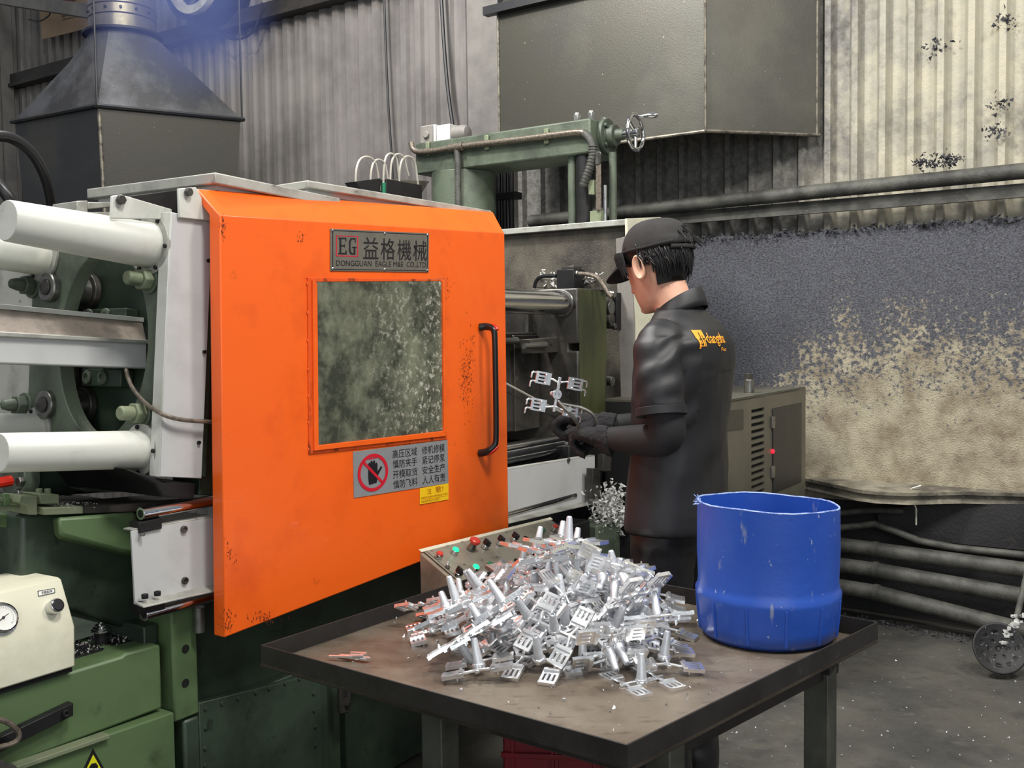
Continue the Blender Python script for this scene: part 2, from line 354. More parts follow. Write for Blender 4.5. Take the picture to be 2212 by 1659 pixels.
# plaster dado with a crumbled top edge
b = B(WF); xs = [-3.3 + i * .045 for i in range(112)]
random.seed(3)
top = [1.895 + .012 * noise.noise(V((x * 9, 0, 0))) + .014 * random.random() for x in xs]
rows = [[(x, 0 + .008 * noise.noise(V((x * 5, z * 5, 2))), z if k < 8 else top[i]) for i, x in enumerate(xs)] for k, z in enumerate((.55, .75, .95, 1.15, 1.35, 1.55, 1.7, 1.84, 1.9))]
R = [b.vs(r) for r in rows]
for a, c in zip(R, R[1:]):
    for i in range(len(xs) - 1): b.face((a[i], a[i + 1], c[i + 1], c[i]))
bk = b.vs([(x, -.085, top[i] - .01) for i, x in enumerate(xs)])
for i in range(len(xs) - 1): b.face((R[-1][i], R[-1][i + 1], bk[i + 1], bk[i]))
b.out('wall_back', M['plaster'], kind='structure', smooth=60)
b = B(WF); b.box(-3.3, 1.6, -.4, -.02, 0, .62); b.out('baseboard_back', M['plinth'], kind='structure', smooth=0)
# ragged soot crust hanging on the plaster's top edge and on the pipe
def flakes(name, spots, n, size, mat, label, cat, fr, spread, group=None):
    b = B(fr); random.seed(len(name) + n)
    for k in range(n):
        c = V(random.choice(spots)) if not callable(spots) else V(spots())
        c = c + V([random.gauss(0, s) for s in spread])
        r = size * random.uniform(.4, 1.2)
        q = [c + V((random.uniform(-r, r), random.uniform(-r, r), random.uniform(-r, r))) for _ in range(4)]
        v = b.vs(q)
        for t in ((0, 1, 2), (0, 2, 3), (0, 3, 1), (1, 3, 2)): b.face([v[i] for i in t])
    return b.out(name, mat, label=label, cat=cat, kind='stuff', smooth=0, group=group)
flakes('soot_crust', lambda: (random.uniform(-2.2, .3), .01, 1.90), 620, .014, M['soot'], 'ragged crust of soot flakes along the top edge of the plaster wall', 'soot', WF, (0, .012, .008))
flakes('soot_crust', [(-1.02, .10, 2.175), (-.92, .1, 2.18), (-.98, .1, 2.175), (-.88, .1, 2.175), (-.73, .0, 2.3), (-.72, .0, 2.42), (-.985, -.05, 2.74), (-.71, -.04, 2.8)], 330, .012, M['soot'], 'clumps of soot flakes on the long pipe and sheeting ribs above it', 'soot', WF, (.028, .012, .018))
# ledge of the pit
ZL = .655
fp = [MF.on(px, py, 'z', ZL) for px, py in ((1600, 1008), (1740, 1033), (1800, 1046), (1850, 1057), (1890, 1062), (1960, 1065), (2080, 1062), (2212, 1058), (2400, 1050))]
wfp = [WF.loc(MF.w(p)) for p in fp]
b = B(WF)
front = [(p.x, max(p.y, .05), ZL) for p in wfp]; back = [(p[0], -.03, ZL) for p in front]
b.loft([[(x, y, z) for x, y, z in front], [(x, y - .004, z - .016) for x, y, z in front], [(x, y - .035, z - .022) for x, y, z in front], [(x, y - .02, z - .058) for x, y, z in front], [(x, -.03, z - .075) for x, y, z in front]], cap=False, close=False)
R0 = b.vs(front); R1 = b.vs(back)
for i in range(len(front) - 1): b.face((R0[i], R0[i + 1], R1[i + 1], R1[i]))
b.out('trim_1', M['concrete'], kind='structure', smooth=25)
# columns and purlins
b = B(WF)
for y0, y1, x0, x1 in ((-.08, .10, -3.63, -3.61), (.085, .105, -3.63, -3.39), (-.08, .10, -3.41, -3.39)): b.box(x0, x1, y0, y1, 0, 5.2)
b.out('column', M['column'], kind='structure', smooth=0)
b = B(WF); b.box(-9.12, -8.83, .02, .14, 0, 5.2); b.box(-8.80, -8.77, .0, .10, 0, 5.2); b.out('column', M['column'], kind='structure', smooth=0)
b = B(WF); b.box(-8.8, -3.62, -.06, .035, 3.665, 3.775); b.box(-8.8, -3.62, .035, .055, 3.66, 3.69); b.out('trim_2', M['purlin'], kind='structure', smooth=0)
# brace rod high at the left
p0, p1 = WF.on(-40, -8, 'y', .12), WF.on(215, 30, 'y', .5)
b = B(WF); b.prism([p0 + V((0, 0, .05)), p0 - V((0, 0, .05)), p1 - V((0, 0, .05)), p1 + V((0, 0, .05))], (.01, .07, 0)); b.out('trim_3', M['column'], kind='structure', smooth=0)

# ------------------------------------------------------------------ things on the wall
q = [WF.w(WF.on(px, py, 'y', .075)) for px, py in ((83, -40), (200, -40), (196, 60), (92, 86))]
cb = thing('cardboard_sheet', 'brown cardboard sheet hung on the grey corrugated wall above the purlin', 'cardboard', q[3])
b = B(); n = U * -.006; b.prism(q, n); b.out('sheet', M['card'], cb, smooth=0)
tq = [WF.w(WF.on(px, py, 'y', .085)) for px, py in ((133, 33), (152, 29), (152, 34), (134, 39))]
print_on('lettering', 'doing', [tq[2], tq[3], tq[0], tq[1]], M['ink'], cb, .01, .001)
tq = [WF.w(WF.on(px, py, 'y', .085)) for px, py in ((134, 40), (178, 31), (177, 35), (134, 45))]
print_on('lettering', 'san sou mugnungoi', [tq[2], tq[3], tq[0], tq[1]], M['ink'], cb, .01, .001)
q = [WF.w(WF.on(px, py, 'y', .09)) for px, py in ((132, -12), (164, -14), (162, 0), (138, 8))]
b = B(); b.prism(q, U * -.002); b.out('sticker', pm('maroon_print', S(96, 36, 46), .5), cb, smooth=0)

# long pipe and rail on the right wall
b = B(WF); b.tube([(-3.2, .09, 2.063), (-2.0, .09, 2.083), (-.6, .09, 2.098), (.9, .09, 2.12)], .036, 16); b.out('wall_pipe', M['pipe'], label='long dusty steel pipe running level across the sooty right wall', cat='pipe')
b = B(WF); b.box(-3.2, .9, .0, .06, 2.028, 2.048); b.box(-3.2, .9, .045, .06, 1.985, 2.03); b.out('wall_rail', M['pipe'], bevel=.002, label='flat dusty steel rail just under the long wall pipe', cat='rail')
# four pipes low on the wall, bending at the plinth corner
def wp(pts, off): return [WF.on(px, py, 'y', off) for px, py in pts]
def low_pipe(label, pts, off, rpx, extra=()):
    P = wp(pts, off); P = [P[0] + (P[0] - P[1]) * 2.2] + P + [P[-1] + (P[-1] - P[-2]) * .8]
    t = thing('floor_pipe', label, 'pipe', WF.w(P[2]), 0, 'dusty pipes along the foot of the wall')
    b = B(WF); b.tube(P, rpx, 16); b.out('pipe', M['pipe'], t)
    for px, py in extra:
        c = WF.on(px, py, 'y', off); d = (P[-2] - P[-3]).normalized()
        b = B(WF); b.cyl(c - d * .012, c + d * .012, rpx * 1.1, n=16); b.out('joint_collar', M['pipe'], t)
low_pipe('topmost of the three thick dusty pipes low on the back wall', [(1808, 1176), (1880, 1185), (1898, 1188), (2212, 1231)], .16, .036, [(1892, 1187)])
low_pipe('middle of the three thick dusty pipes low on the back wall', [(1808, 1220), (1882, 1230), (1900, 1233), (2212, 1288)], .18, .037, [(1892, 1231)])
low_pipe('lowest of the three thick dusty pipes, nearest the floor edge', [(1808, 1266), (1882, 1278), (1900, 1282), (2212, 1362)], .22, .037, [(1893, 1280)])
low_pipe('thin dusty pipe curving over the thick pipes below the ledge', [(1800, 1142), (1890, 1132), (1930, 1146), (1985, 1168), (2060, 1183), (2212, 1199)], .14, .017)
low_pipe('thin short pipe running into the plinth under the ledge', [(1800, 1110), (1860, 1104), (1890, 1102), (1925, 1103)], .12, .016)
# steel sheet leaning under the ledge
q = [WF.on(px, py, 'y', .07) for px, py in ((1893, 1098), (2060, 1088), (2330, 1090), (2330, 1200), (2000, 1168), (1900, 1145))]
b = B(WF); b.prism(q, (0, -.008, 0)); b.out('steel_sheet', M['plinth'], label='dark sooty steel sheet leaning under the pit ledge', cat='sheet', smooth=0)
b = B(WF); b.tube(wp([(1990, 1049), (1966, 1056), (1962, 1064), (1968, 1082), (1977, 1092), (1980, 1103)], .17), .004, 6, 1); b.tube(wp([(1979, 1100), (1979, 1134)], .17), [.005, .004], 6)
b.out('hanging_wire', M['pale_wire'], label='short pale wire looped over the edge of the pit ledge', cat='wire')

# cables on the left wall
def hang(name, label, pts, r, off, mat, cat='cable', group=None, sm=2):
    b = B(WF); b.tube(wp(pts, off), r, 7, sm); b.out(name, mat, label=label, cat=cat, group=group)
hang('hanging_cable', 'thick black cable down the corrugated wall behind the motor', [(952, -30), (958, 80), (965, 170), (972, 230), (979, 275), (984, 330)], .012, .03, M['wire'])
hang('hanging_cable', 'thin grey cable pair beside the rib, middle of the corrugated wall', [(829, -30), (834, 120), (840, 250), (846, 330), (850, 420)], .008, .03, M['wire'])
hang('hanging_cable', 'slack black cable looping under the wall fan', [(436, -20), (444, 40), (470, 74), (500, 86), (535, 82), (556, 55), (566, 5)], .008, .10, M['wire'])
hang('hanging_cable', 'thin curled wire hanging by the cardboard sheet', [(62, 42), (84, 48), (105, 36), (110, 25), (109, 10), (100, -10)], .006, .16, M['wire'])
# fan
c = WF.on(478, -18, 'y', .0)
fan = thing('wall_fan', 'round exhaust fan with worn white ring high on the corrugated wall', 'fan', WF.w(c))
b = B(WF); b.lathe(c + V((0, -.05, 0)), (0, 1, 0), [(.27, 0), (.27, .34), (.25, .34), (.25, .02), (.0, .02)], 36); b.out('housing', M['black_metal'], fan)
b = B(WF); b.lathe(c + V((.10, .30, 0)), (0, 1, 0), [(.262, 0), (.262, .05), (.205, .05), (.205, 0)], 36, cap=False); b.out('ring', M['fan_white'], fan)
for k in range(5):
    a = k * 2 * math.pi / 5; d = V((math.cos(a), 0, math.sin(a))); e = V((-math.sin(a), .5, math.cos(a))) * .05
    b = B(WF); o = c + V((0, .16, 0)); b.prism([o + d * .05 - e * .6, o + d * .23 - e, o + d * .23 + e, o + d * .05 + e * .6], (0, .004, 0)); b.out('blade', M['column'], fan, smooth=0)
b = B(WF); b.ball(c + V((0, .16, 0)), .055, 8); b.out('hub', M['black_metal'], fan)

# ------------------------------------------------------------------ hoods
def sheet_between(b, a0, a1, z0, z1, inn, th=.006):
    """vertical sheet from plan point a0 to a1; inn = inward offset direction"""
    a0, a1, inn = V(a0), V(a1), V(inn).normalized() * th
    b.loft([[a0 + V((0, 0, z0)), a1 + V((0, 0, z0)), a1 + inn + V((0, 0, z0)), a0 + inn + V((0, 0, z0))], [a0 + V((0, 0, z1)), a1 + V((0, 0, z1)), a1 + inn + V((0, 0, z1)), a0 + inn + V((0, 0, z1))]])
zb = 2.384
hc = EYE + ray(1525, 283) * ((zb - EYE.z) / ray(1525, 283).z); hc = V((hc.x, hc.y, 0))
hr = EYE + ray(1815, 315) * ((zb - EYE.z) / ray(1815, 315).z); hr = V((hr.x, hr.y, 0))
hl = V((-.05, 5.62, 0)); hbl = V(WF.w((-3.02, -.03, 0))); hr = WF.w((WF.loc(hr).x, -.03, 0)); 
hood = thing('exhaust_hood', 'huge dark sheet-metal exhaust hood hanging over the casting cell, by the right wall', 'hood', (hc + hbl) / 2 + V((0, 0, zb)))
inn = (hbl - hc)
for nm, a0, a1, z1 in (('front_panel', hc, hl, 3.17), ('side_panel', hc, hr, 4.3), ('rear_side_panel', hl, hbl, 3.6)):
    b = B(); sheet_between(b, a0, a1, zb, z1, inn); b.out(nm, M['hood'] if nm != 'rear_side_panel' else M['hood_black'], hood, smooth=0)
# flange and tapered top over the front panel
fd = (hl - hc).normalized(); fo = -U * .05
b = B(); b.loft([[hc - fd * .02 + fo + V((0, 0, 3.17)), hl + fd * .07 + fo + V((0, 0, 3.17)), hl + fd * .07 + V((0, 0, 3.17)), hc - fd * .02 + V((0, 0, 3.17))], [hc - fd * .02 + fo + V((0, 0, 3.215)), hl + fd * .07 + fo + V((0, 0, 3.215)), hl + fd * .07 + V((0, 0, 3.215)), hc - fd * .02 + V((0, 0, 3.215))]]); b.out('top_flange', M['hood_black'], hood, smooth=0)
b = B(); b.loft([[hc + V((0, 0, 3.215)), hl + V((0, 0, 3.215)), hl + U * .01 + V((0, 0, 3.215)), hc + U * .01 + V((0, 0, 3.215))], [hc + U * .35 + fd * .1 + V((0, 0, 3.8)), hl + U * .35 - fd * .3 + V((0, 0, 3.8)), hl + U * .36 - fd * .3 + V((0, 0, 3.8)), hc + U * .36 + fd * .1 + V((0, 0, 3.8))]]); b.out('top_slope', M['hood'], hood, smooth=0)
# seams and rims
sd = (hr - hc).normalized()
b = B(); b.box(0, 0, 0, 0, 0, 0) if 0 else None
for p, nm in ((hc - fd * 0 - U * .006, 'corner_seam'), (hl - U * .004, 'corner_seam'), (hr - sd * .02 - V((0, 0, 0)) + (-MB) * .004, 'corner_seam')):
    b = B(); b.cyl(p + V((0, 0, zb)), p + V((0, 0, 3.17 if nm == 'corner_seam' and p is not None else 4)), .006, n=8); b.out(nm, M['edge'], hood)
for a0, a1 in ((hc, hl), (hc, hr)):
    b = B(); b.tube([a0 + V((0, 0, zb)), a1 + V((0, 0, zb))], .009, 8); b.out('bottom_rim', M['edge'], hood)
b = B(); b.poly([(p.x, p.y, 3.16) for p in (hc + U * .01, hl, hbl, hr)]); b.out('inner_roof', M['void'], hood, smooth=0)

zr = 2.7
L0 = EYE + ray(210, 228) * ((zr - EYE.z) / ray(210, 228).z); L1 = EYE + ray(28, 263) * ((zr - EYE.z) / ray(28, 263).z); L2 = EYE + ray(523, 258) * ((zr - EYE.z) / ray(523, 258).z); L3 = L1 + L2 - L0
cen = (L1 + L2) / 2
lh = thing('exhaust_hood', 'dark pyramid exhaust hood with a round galvanized duct, behind the white tubes', 'hood', (cen.x, cen.y, 1.9))
rim = [L0, L1, L3, L2]
def scaled(pts, k, z): return [V((cen.x + (p.x - cen.x) * k, cen.y + (p.y - cen.y) * k, z)) for p in pts]
for nm, i, j, mt in (('skirt_panel', 0, 1, 'hood_black'), ('skirt_panel', 1, 2, 'hood_black'), ('skirt_panel', 2, 3, 'hood_black'), ('skirt_panel', 3, 0, 'hood_olive')):
    up = scaled(rim, .985, zr); lo = scaled(rim, .90, 1.95)
    b = B(); k = V((cen.x, cen.y, 0)); iu = lambda p: p + (V((cen.x, cen.y, p.z)) - p).normalized() * .006
    b.loft([[lo[i], lo[j], iu(lo[j]), iu(lo[i])], [up[i], up[j], iu(up[j]), iu(up[i])]]); b.out(nm, M[mt], lh, smooth=0)
b = B(); lo = scaled(rim, .90, 1.95); up = scaled(rim, .985, zr); e = V((.012, -.012, 0)); b.tube([lo[0] + e, up[0] + e - V((0, 0, .04))], .011, 8); b.out('corner_seam', M['edge'], lh)
zt = 3.19; duct = EYE + ray(266, 82) * ((zt - EYE.z) / ray(266, 82).z); rd = .19
def square_ring(n=32):
    out = []
    per = n // 4
    for s in range(4):
        a, c = rim[s], rim[(s + 1) % 4]
        out += [a + (c - a) * (k / per) for k in range(per)]
    return out
sq = square_ring(); a0 = math.atan2(L0.y - cen.y, L0.x - cen.x); sgn = -1
cir = [V((duct.x + rd * math.cos(a0 + sgn * 2 * math.pi * i / 32), duct.y + rd * math.sin(a0 + sgn * 2 * math.pi * i / 32), zt)) for i in range(32)]
b = B(); b.loft([sq, cir], cap=False); b.out('cone', M['hood_cone'], lh, smooth=20)
rp = scaled(rim, 1.015, zr - .012); rp2 = scaled(rim, 1.015, zr + .012)
for i in range(4):
    j = (i + 1) % 4; b = B(); b.tube([(rp[i] + rp2[i]) / 2, (rp[j] + rp2[j]) / 2], .013, 6); b.out('rim_flange', M['hood_black'], lh)
b = B(); b.lathe((duct.x, duct.y, zt), (0, 0, 1), [(rd + .035, 0), (rd + .035, .014), (rd, .016)], 40, cap=False); b.out('duct_flange', M['black_metal'], lh)
b = B(); b.lathe((duct.x, duct.y, zt), (0, 0, 1), [(rd, 0), (rd, .09), (rd + .006, .095), (rd, .1), (rd, .15), (rd + .006, .155), (rd, .16), (rd - .01, .9), (rd - .01, 1.6)], 40); b.out('duct', M['galv'], lh)
for k in range(7):
    a = -2.6 + k * .45; b = B(); p = V((duct.x + (rd) * math.cos(a), duct.y + rd * math.sin(a), zt + .125)); b.cyl(p, p + V((math.cos(a), math.sin(a), 0)) * .01, .008, n=8); b.out('rivet', M['black_metal'], lh)
for p in (L0, L2):
    b = B(); b.cyl(p + V((0, 0, 0)), p + V((0, 0, 2.2)), .006, n=6); b.out('hanger_rod', M['wire'], lh)
# thick hoses at far left
b = B(); b.tube([EYE + ray(px, py) * d for px, py, d in ((-60, 300, 2.5), (-10, 292, 2.55), (30, 298, 2.6), (72, 330, 2.65), (100, 385, 2.7), (112, 450, 2.75), (116, 520, 2.8))], .0145, 12, 2)
b.out('thick_hose', M['rubber'], label='thick black hose arching up behind the upper white tube', cat='hose')
b = B(); b.tube([EYE + ray(px, py) * d for px, py, d in ((-60, 340, 2.5), (-15, 385, 2.5), (20, 425, 2.5), (50, 480, 2.55), (60, 560, 2.6))], .016, 12, 2)
b.out('thick_hose', M['rubber'], label='shorter black hose dipping behind the end of the upper white tube', cat='hose')
# ------------------------------------------------------------------ machine bed
def m_(px, py, m): return MF.on(px, py, 'y', m)
def c_(px, py, m): return CF.on(px, py, 'y', m)
bed = mthing('machine_bed', 'dark green steel bed of the die casting machine with bolted access panels', 'machine', (.4, .5, 0))
def part(parent, name, fn, mat, bevel=.003, fr=MF, smooth=32, label=None, kind=None):
    b = B(fr); fn(b); return b.out(name, M[mat], parent, bevel=bevel, smooth=smooth, label=label, kind=kind)
def bx(*a): return lambda b: b.box(*a)
part(bed, 'base_frame', bx(-1.5, 2.2, .30, 1.0, .03, .60), 'green_dark', .004)
part(bed, 'front_beam', lambda b: b.prism([(-1.5, .125, .548), (-.098, .125, .548), (-.098, .125, .700), (-.19, .125, .705), (-.20, .125, .700), (-1.5, .125, .716)], (0, .19, 0)), 'green', .006)
part(bed, 'lower_panel', lambda b: b.prism([(-1.5, .10, .02), (-.085, .10, .02), (-.085, .10, .540), (-.34, .10, .549), (-1.5, .10, .585)], (0, .2, 0)), 'green', .004)
part(bed, 'panel_lip', lambda b: b.prism([(-1.2, .088, .570), (-.26, .088, .541), (-.26, .088, .551), (-1.2, .088, .582)], (0, .03, 0)), 'green_light', .002)
x0, x1 = m_(372, 1400, .118).x, m_(427, 1400, .118).x
pil = part(bed, 'pillar', lambda b: b.box(x0, x1, .118, .30, .505, .90), 'green', .005)
part(bed, 'pillar', lambda b: b.box(x0 - .045, x0 - .008, .16, .34, .50, .74), 'green_dark', .004)
for py in (1402, 1476):
    p = m_(401, py, .117); b = B(MF); b.cyl(p, p + V((0, .02, 0)), .0105, n=16); b.out('bolt_hole', M['void'], bed)
part(bed, 'side_panel', bx(x1 + .002, 1.4, .165, .3, .50, .78), 'green_dark', .003)
part(bed, 'ledge_bar', bx(x1 - .02, 1.4, .135, .3, .478, .502), 'green_dark', .004)
part(bed, 'post', bx(x1 - .045, x1 + .002, .12, .3, .02, .50), 'green_dark', .008)
x2, x3 = m_(430, 1560, .12).x, m_(694, 1560, .12).x
zt_ = m_(430, 1518, .12).z; zt2_ = m_(692, 1453, .12).z
ap_ = part(bed, 'access_panel', lambda b: b.prism([(x2, .118, .06), (x3, .118, .06), (x3, .118, zt2_), (x2, .118, zt_)], (0, .02, 0)), 'green_dark', .002)
part(bed, 'panel_backing', bx(x2 - .04, x3 + .045, .138, .28, .02, .478), 'green_dark', .003)
for px, py in ((444, 1530), (479, 1519), (514, 1508), (552, 1495), (581, 1486), (615, 1475), (646, 1465), (677, 1497), (678, 1534), (681, 1569), (681, 1609), (444, 1572), (443, 1616), (443, 1653)):
    p = m_(px, py, .118); b = B(MF); b.hexnut(p, (0, -1, 0), .0055, .004); b.out('bolt', M['green_dark'], bed, bevel=.0006)
part(bed, 'corner_post', lambda b: b.box(x3 + .05, x3 + .115, .16, .3, .02, .5), 'green_dark')
part(bed, 'rear_panel', lambda b: b.box(x3 + .22, x3 + .62, .24, .3, .02, .6), 'green_dark')
p = m_(747, 1510, .10)
brk = part(bed, 'slotted_bracket', lambda b: b.prism([(p.x - .022, .10, p.z - .038), (p.x + .012, .10, p.z - .044), (p.x + .022, .10, p.z - .03), (p.x + .022, .10, p.z + .09), (p.x - .022, .10, p.z + .09)], (0, .012, 0)), 'steel_dark', .004)
part(brk, 'slot', lambda b: b.box(p.x - .008, p.x + .006, .099, .101, p.z + .006, p.z + .06), 'void', 0)
part(brk, 'bolt', lambda b: b.hexnut((p.x + .004, .10, p.z - .016), (0, -1, 0), .009, .007), 'steel', .001)
# flat black bar with bolt, hose loop, small plate at lower left
q = [m_(px, py, .10) for px, py in ((-40, 1612), (159, 1518), (159, 1546), (-40, 1646))]
br = part(bed, 'black_bar', lambda b: b.prism(q, (0, .022, 0)), 'black_metal', .002)
p = m_(140, 1540, .099); part(br, 'socket_bolt', lambda b: b.lathe(p, (0, -1, 0), [(.008, 0), (.008, .008), (.004, .008), (.004, .003), (0, .003)], 14), 'black_metal', .0006)
p = m_(43, 1568, .0995); part(br, 'bolt_hole', lambda b: b.cyl(p, p + V((0, .002, 0)), .004, n=12), 'void', 0)
b = B(MF); b.tube([m_(px, py, .075) for px, py in ((-50, 1548), (0, 1553), (28, 1566), (43, 1585), (38, 1602), (10, 1612), (-50, 1622))], .0055, 8, 2)
b.out('braided_hose', M['braid'], label='loop of braided brown hose beside the black bar, lower left', cat='hose')
q = [m_(px, py, .05) for px, py in ((-60, 1602), (0, 1640), (38, 1656), (38, 1720), (-60, 1720))]
b = B(MF); b.prism(q, (0, .04, 0)); b.out('steel_block', M['steel'], bevel=.003, label='grey steel block corner beside the yellow triangle sign', cat='block')
# warning triangle
tri = mthing('warning_sign', 'yellow warning triangle stuck on the green bed panel', 'sign', m_(200, 1700, .1))
t0, t1, t2 = m_(201, 1617, .0985), m_(250, 1705, .0985), m_(152, 1722, .0985)
b = B(MF); b.prism([t0, t1, t2], (0, .001, 0)); b.out('border', M['ink'], tri, smooth=0)
g = (t0 + t1 + t2) / 3; k = .80
b = B(MF); b.prism([g + (t - g) * k + V((0, -.0006, 0)) for t in (t0, t1, t2)], (0, .0004, 0)); b.out('face', M['yellow'], tri, smooth=0)
p = m_(202, 1660, .0972)
def bolt_mark(b):
    b.prism([p + V((x, 0, z)) for x, z in ((-.010, .006), (-.004, .012), (.006, .010), (.011, .002), (.006, -.03), (-.006, -.03), (-.004, -.006))], (0, .0004, 0))
part(tri, 'symbol', bolt_mark, 'ink', 0)
# deck behind the front beam, with chips and a shiny capped post
part(bed, 'deck', bx(-1.5, -.10, .30, .95, .60, .655), 'black_metal')
p = MF.on(220, 1412, 'y', .235)
part(bed, 'chip_tray', bx(-.6, -.12, .20, .315, .66, .704), 'black_metal', .002)
capp = thing('capped_post', 'stubby steel post with shiny stepped cap on the green bed ledge', 'post', MF.w((p.x, p.y, .704)), MROT)
b = B(MF); b.cyl((p.x, p.y, .704), (p.x, p.y, .735), .0155, n=24); b.out('post', M['black_metal'], capp)
b = B(MF); b.lathe((p.x, p.y, .735), (0, 0, 1), [(.022, 0), (.022, .004), (.018, .006), (.018, .009), (.013, .011), (.013, .015), (.007, .018), (.005, .021)], 24); b.out('cap', M['chrome'], capp)
flakes('metal_chips', lambda: (random.uniform(p.x - .13, p.x + .09), random.uniform(.20, .31), .706), 420, .0032, M['dross'], 'glittering metal chips scattered around the capped post on the bed', 'chips', MF, (0, 0, .001))
b = B(MF); b.tube([m_(px, py, .33) for px, py in ((150, 1425), (180, 1392), (220, 1374), (270, 1370), (330, 1382), (380, 1400))], .008, 8, 2); b.out('oily_hose', M['rubber'], label='oily black hose lying behind the capped post', cat='hose')

# big green carriage in front of the clamp (thing of its own)
car = mthing('carriage', 'big dark green cast carriage under the white tubes with a lighter side boss', 'machine', (-.25, .4, .7))
mm = .24
def px_poly(pts, m, dep): return lambda b: b.prism([m_(x, y, m) for x, y in pts], (0, dep, 0))
part(car, 'side_plate', px_poly([(47, 1112), (200, 1104), (290, 1098), (345, 1092), (360, 1180), (356, 1350), (330, 1374), (300, 1368), (162, 1322), (47, 1300)], mm, .5), 'green_dark', .01)
part(car, 'boss', lambda b: b.loft([[m_(x, y, mm - .06) for x, y in ((124, 1118), (292, 1106), (296, 1196), (262, 1192), (135, 1158), (128, 1150))], [m_(x, y, mm + .01) for x, y in ((112, 1116), (296, 1104), (300, 1205), (262, 1200), (124, 1166), (116, 1156))]]), 'green', .008)
part(car, 'side_frame', px_poly([(-60, 1110), (46, 1110), (46, 1145), (-60, 1130)], .30, .1), 'green', .006)
part(car, 'rear_plate', px_poly([(-80, 1140), (34, 1148), (38, 1290), (-80, 1310)], .5, .05), 'green_dark', .004)
# slide way bar with blocks
part(car, 'slide_bar', px_poly([(95, 1098), (180, 1094), (292, 1086), (420, 1074), (420, 1092), (292, 1106), (180, 1110), (95, 1112)], .19, .12), 'steel_dark', .002)
part(car, 'end_block', px_poly([(95, 1097), (180, 1094), (180, 1110), (97, 1113)], .185, .13), 'green_light', .002)
part(car, 'clamp_block', px_poly([(85, 1067), (128, 1068), (128, 1088), (90, 1089)], .20, .07), 'green_light', .002)
part(car, 'clamp_block', px_poly([(45, 1070), (81, 1072), (81, 1113), (62, 1112), (60, 1092), (40, 1086)], .20, .07), 'green_light', .002)
for px in (85, 103):
    q0 = m_(px, 1067, .235); b = B(MF); b.cyl(q0 - V((0, 0, .004)), q0 + V((0, 0, .012)), .007, n=14); b.out('bolt', M['green_light'], car, bevel=.001)
for py in (1081, 1098):
    q0, q1 = m_(-30, py - 2, .235), m_(44, py, .235); b = B(MF); b.cyl(q0, q1, .006, n=10); b.out('stud', M['green_light'], car)
q0 = m_(4, 1080, .235); b = B(MF); b.hexnut(q0, (1, 0, 0), .014, .012); b.out('nut', M['green'], car, bevel=.001)
flakes('metal_chips', lambda: tuple(m_(random.uniform(110, 200), random.uniform(1086, 1096), .23)), 160, .003, M['dross'], 'pale metal chips on the slide way beside the green blocks', 'chips', MF, (.01, .02, .001))
# hydraulic cylinder under the lower white tube
hyd = mthing('hydraulic_cylinder', 'dark green hydraulic cylinder under the lower white tube', 'cylinder', m_(120, 1060, .5))
q0, q1, q2 = m_(28, 1036, .5), m_(150, 1034, .5), m_(262, 1030, .5)
part(hyd, 'barrel', lambda b: b.cyl(m_(62, 1036, .5), q1, .042, n=28), 'green_dark', .003)
part(hyd, 'end_flange', lambda b: b.cyl(q0, m_(64, 1036, .5), .05, n=28), 'green_grey', .003)
part(hyd, 'rod_cover', lambda b: b.cyl(q1, q2, .040, n=28), 'black_metal', .003)
part(hyd, 'clamp_ring', lambda b: b.cyl(m_(144, 1034, .5), m_(152, 1034, .5), .0435, n=28), 'steel_dark', .002)
for dy, dz in ((-.034, -.03), (-.044, .0), (-.03, .034)):
    p = q0 + V((0, dy, dz)); b = B(MF); b.hexnut(p, (-1, 0, 0), .013, .014); b.out('bolt', M['steel'], hyd, bevel=.002)
part(hyd, 'bracket', px_poly([(200, 1046), (228, 1034), (232, 1026), (240, 1030), (215, 1062), (190, 1064), (172, 1056)], .42, .1), 'green_grey', .004)

b = B(MF); b.tube([m_(px, py, .47) for px, py in ((-60, 1046), (-10, 1044), (24, 1038))], .013, 10); b.out('red_hose', M['red_trim'], label='short red hose at the left edge under the lower white tube', cat='hose')
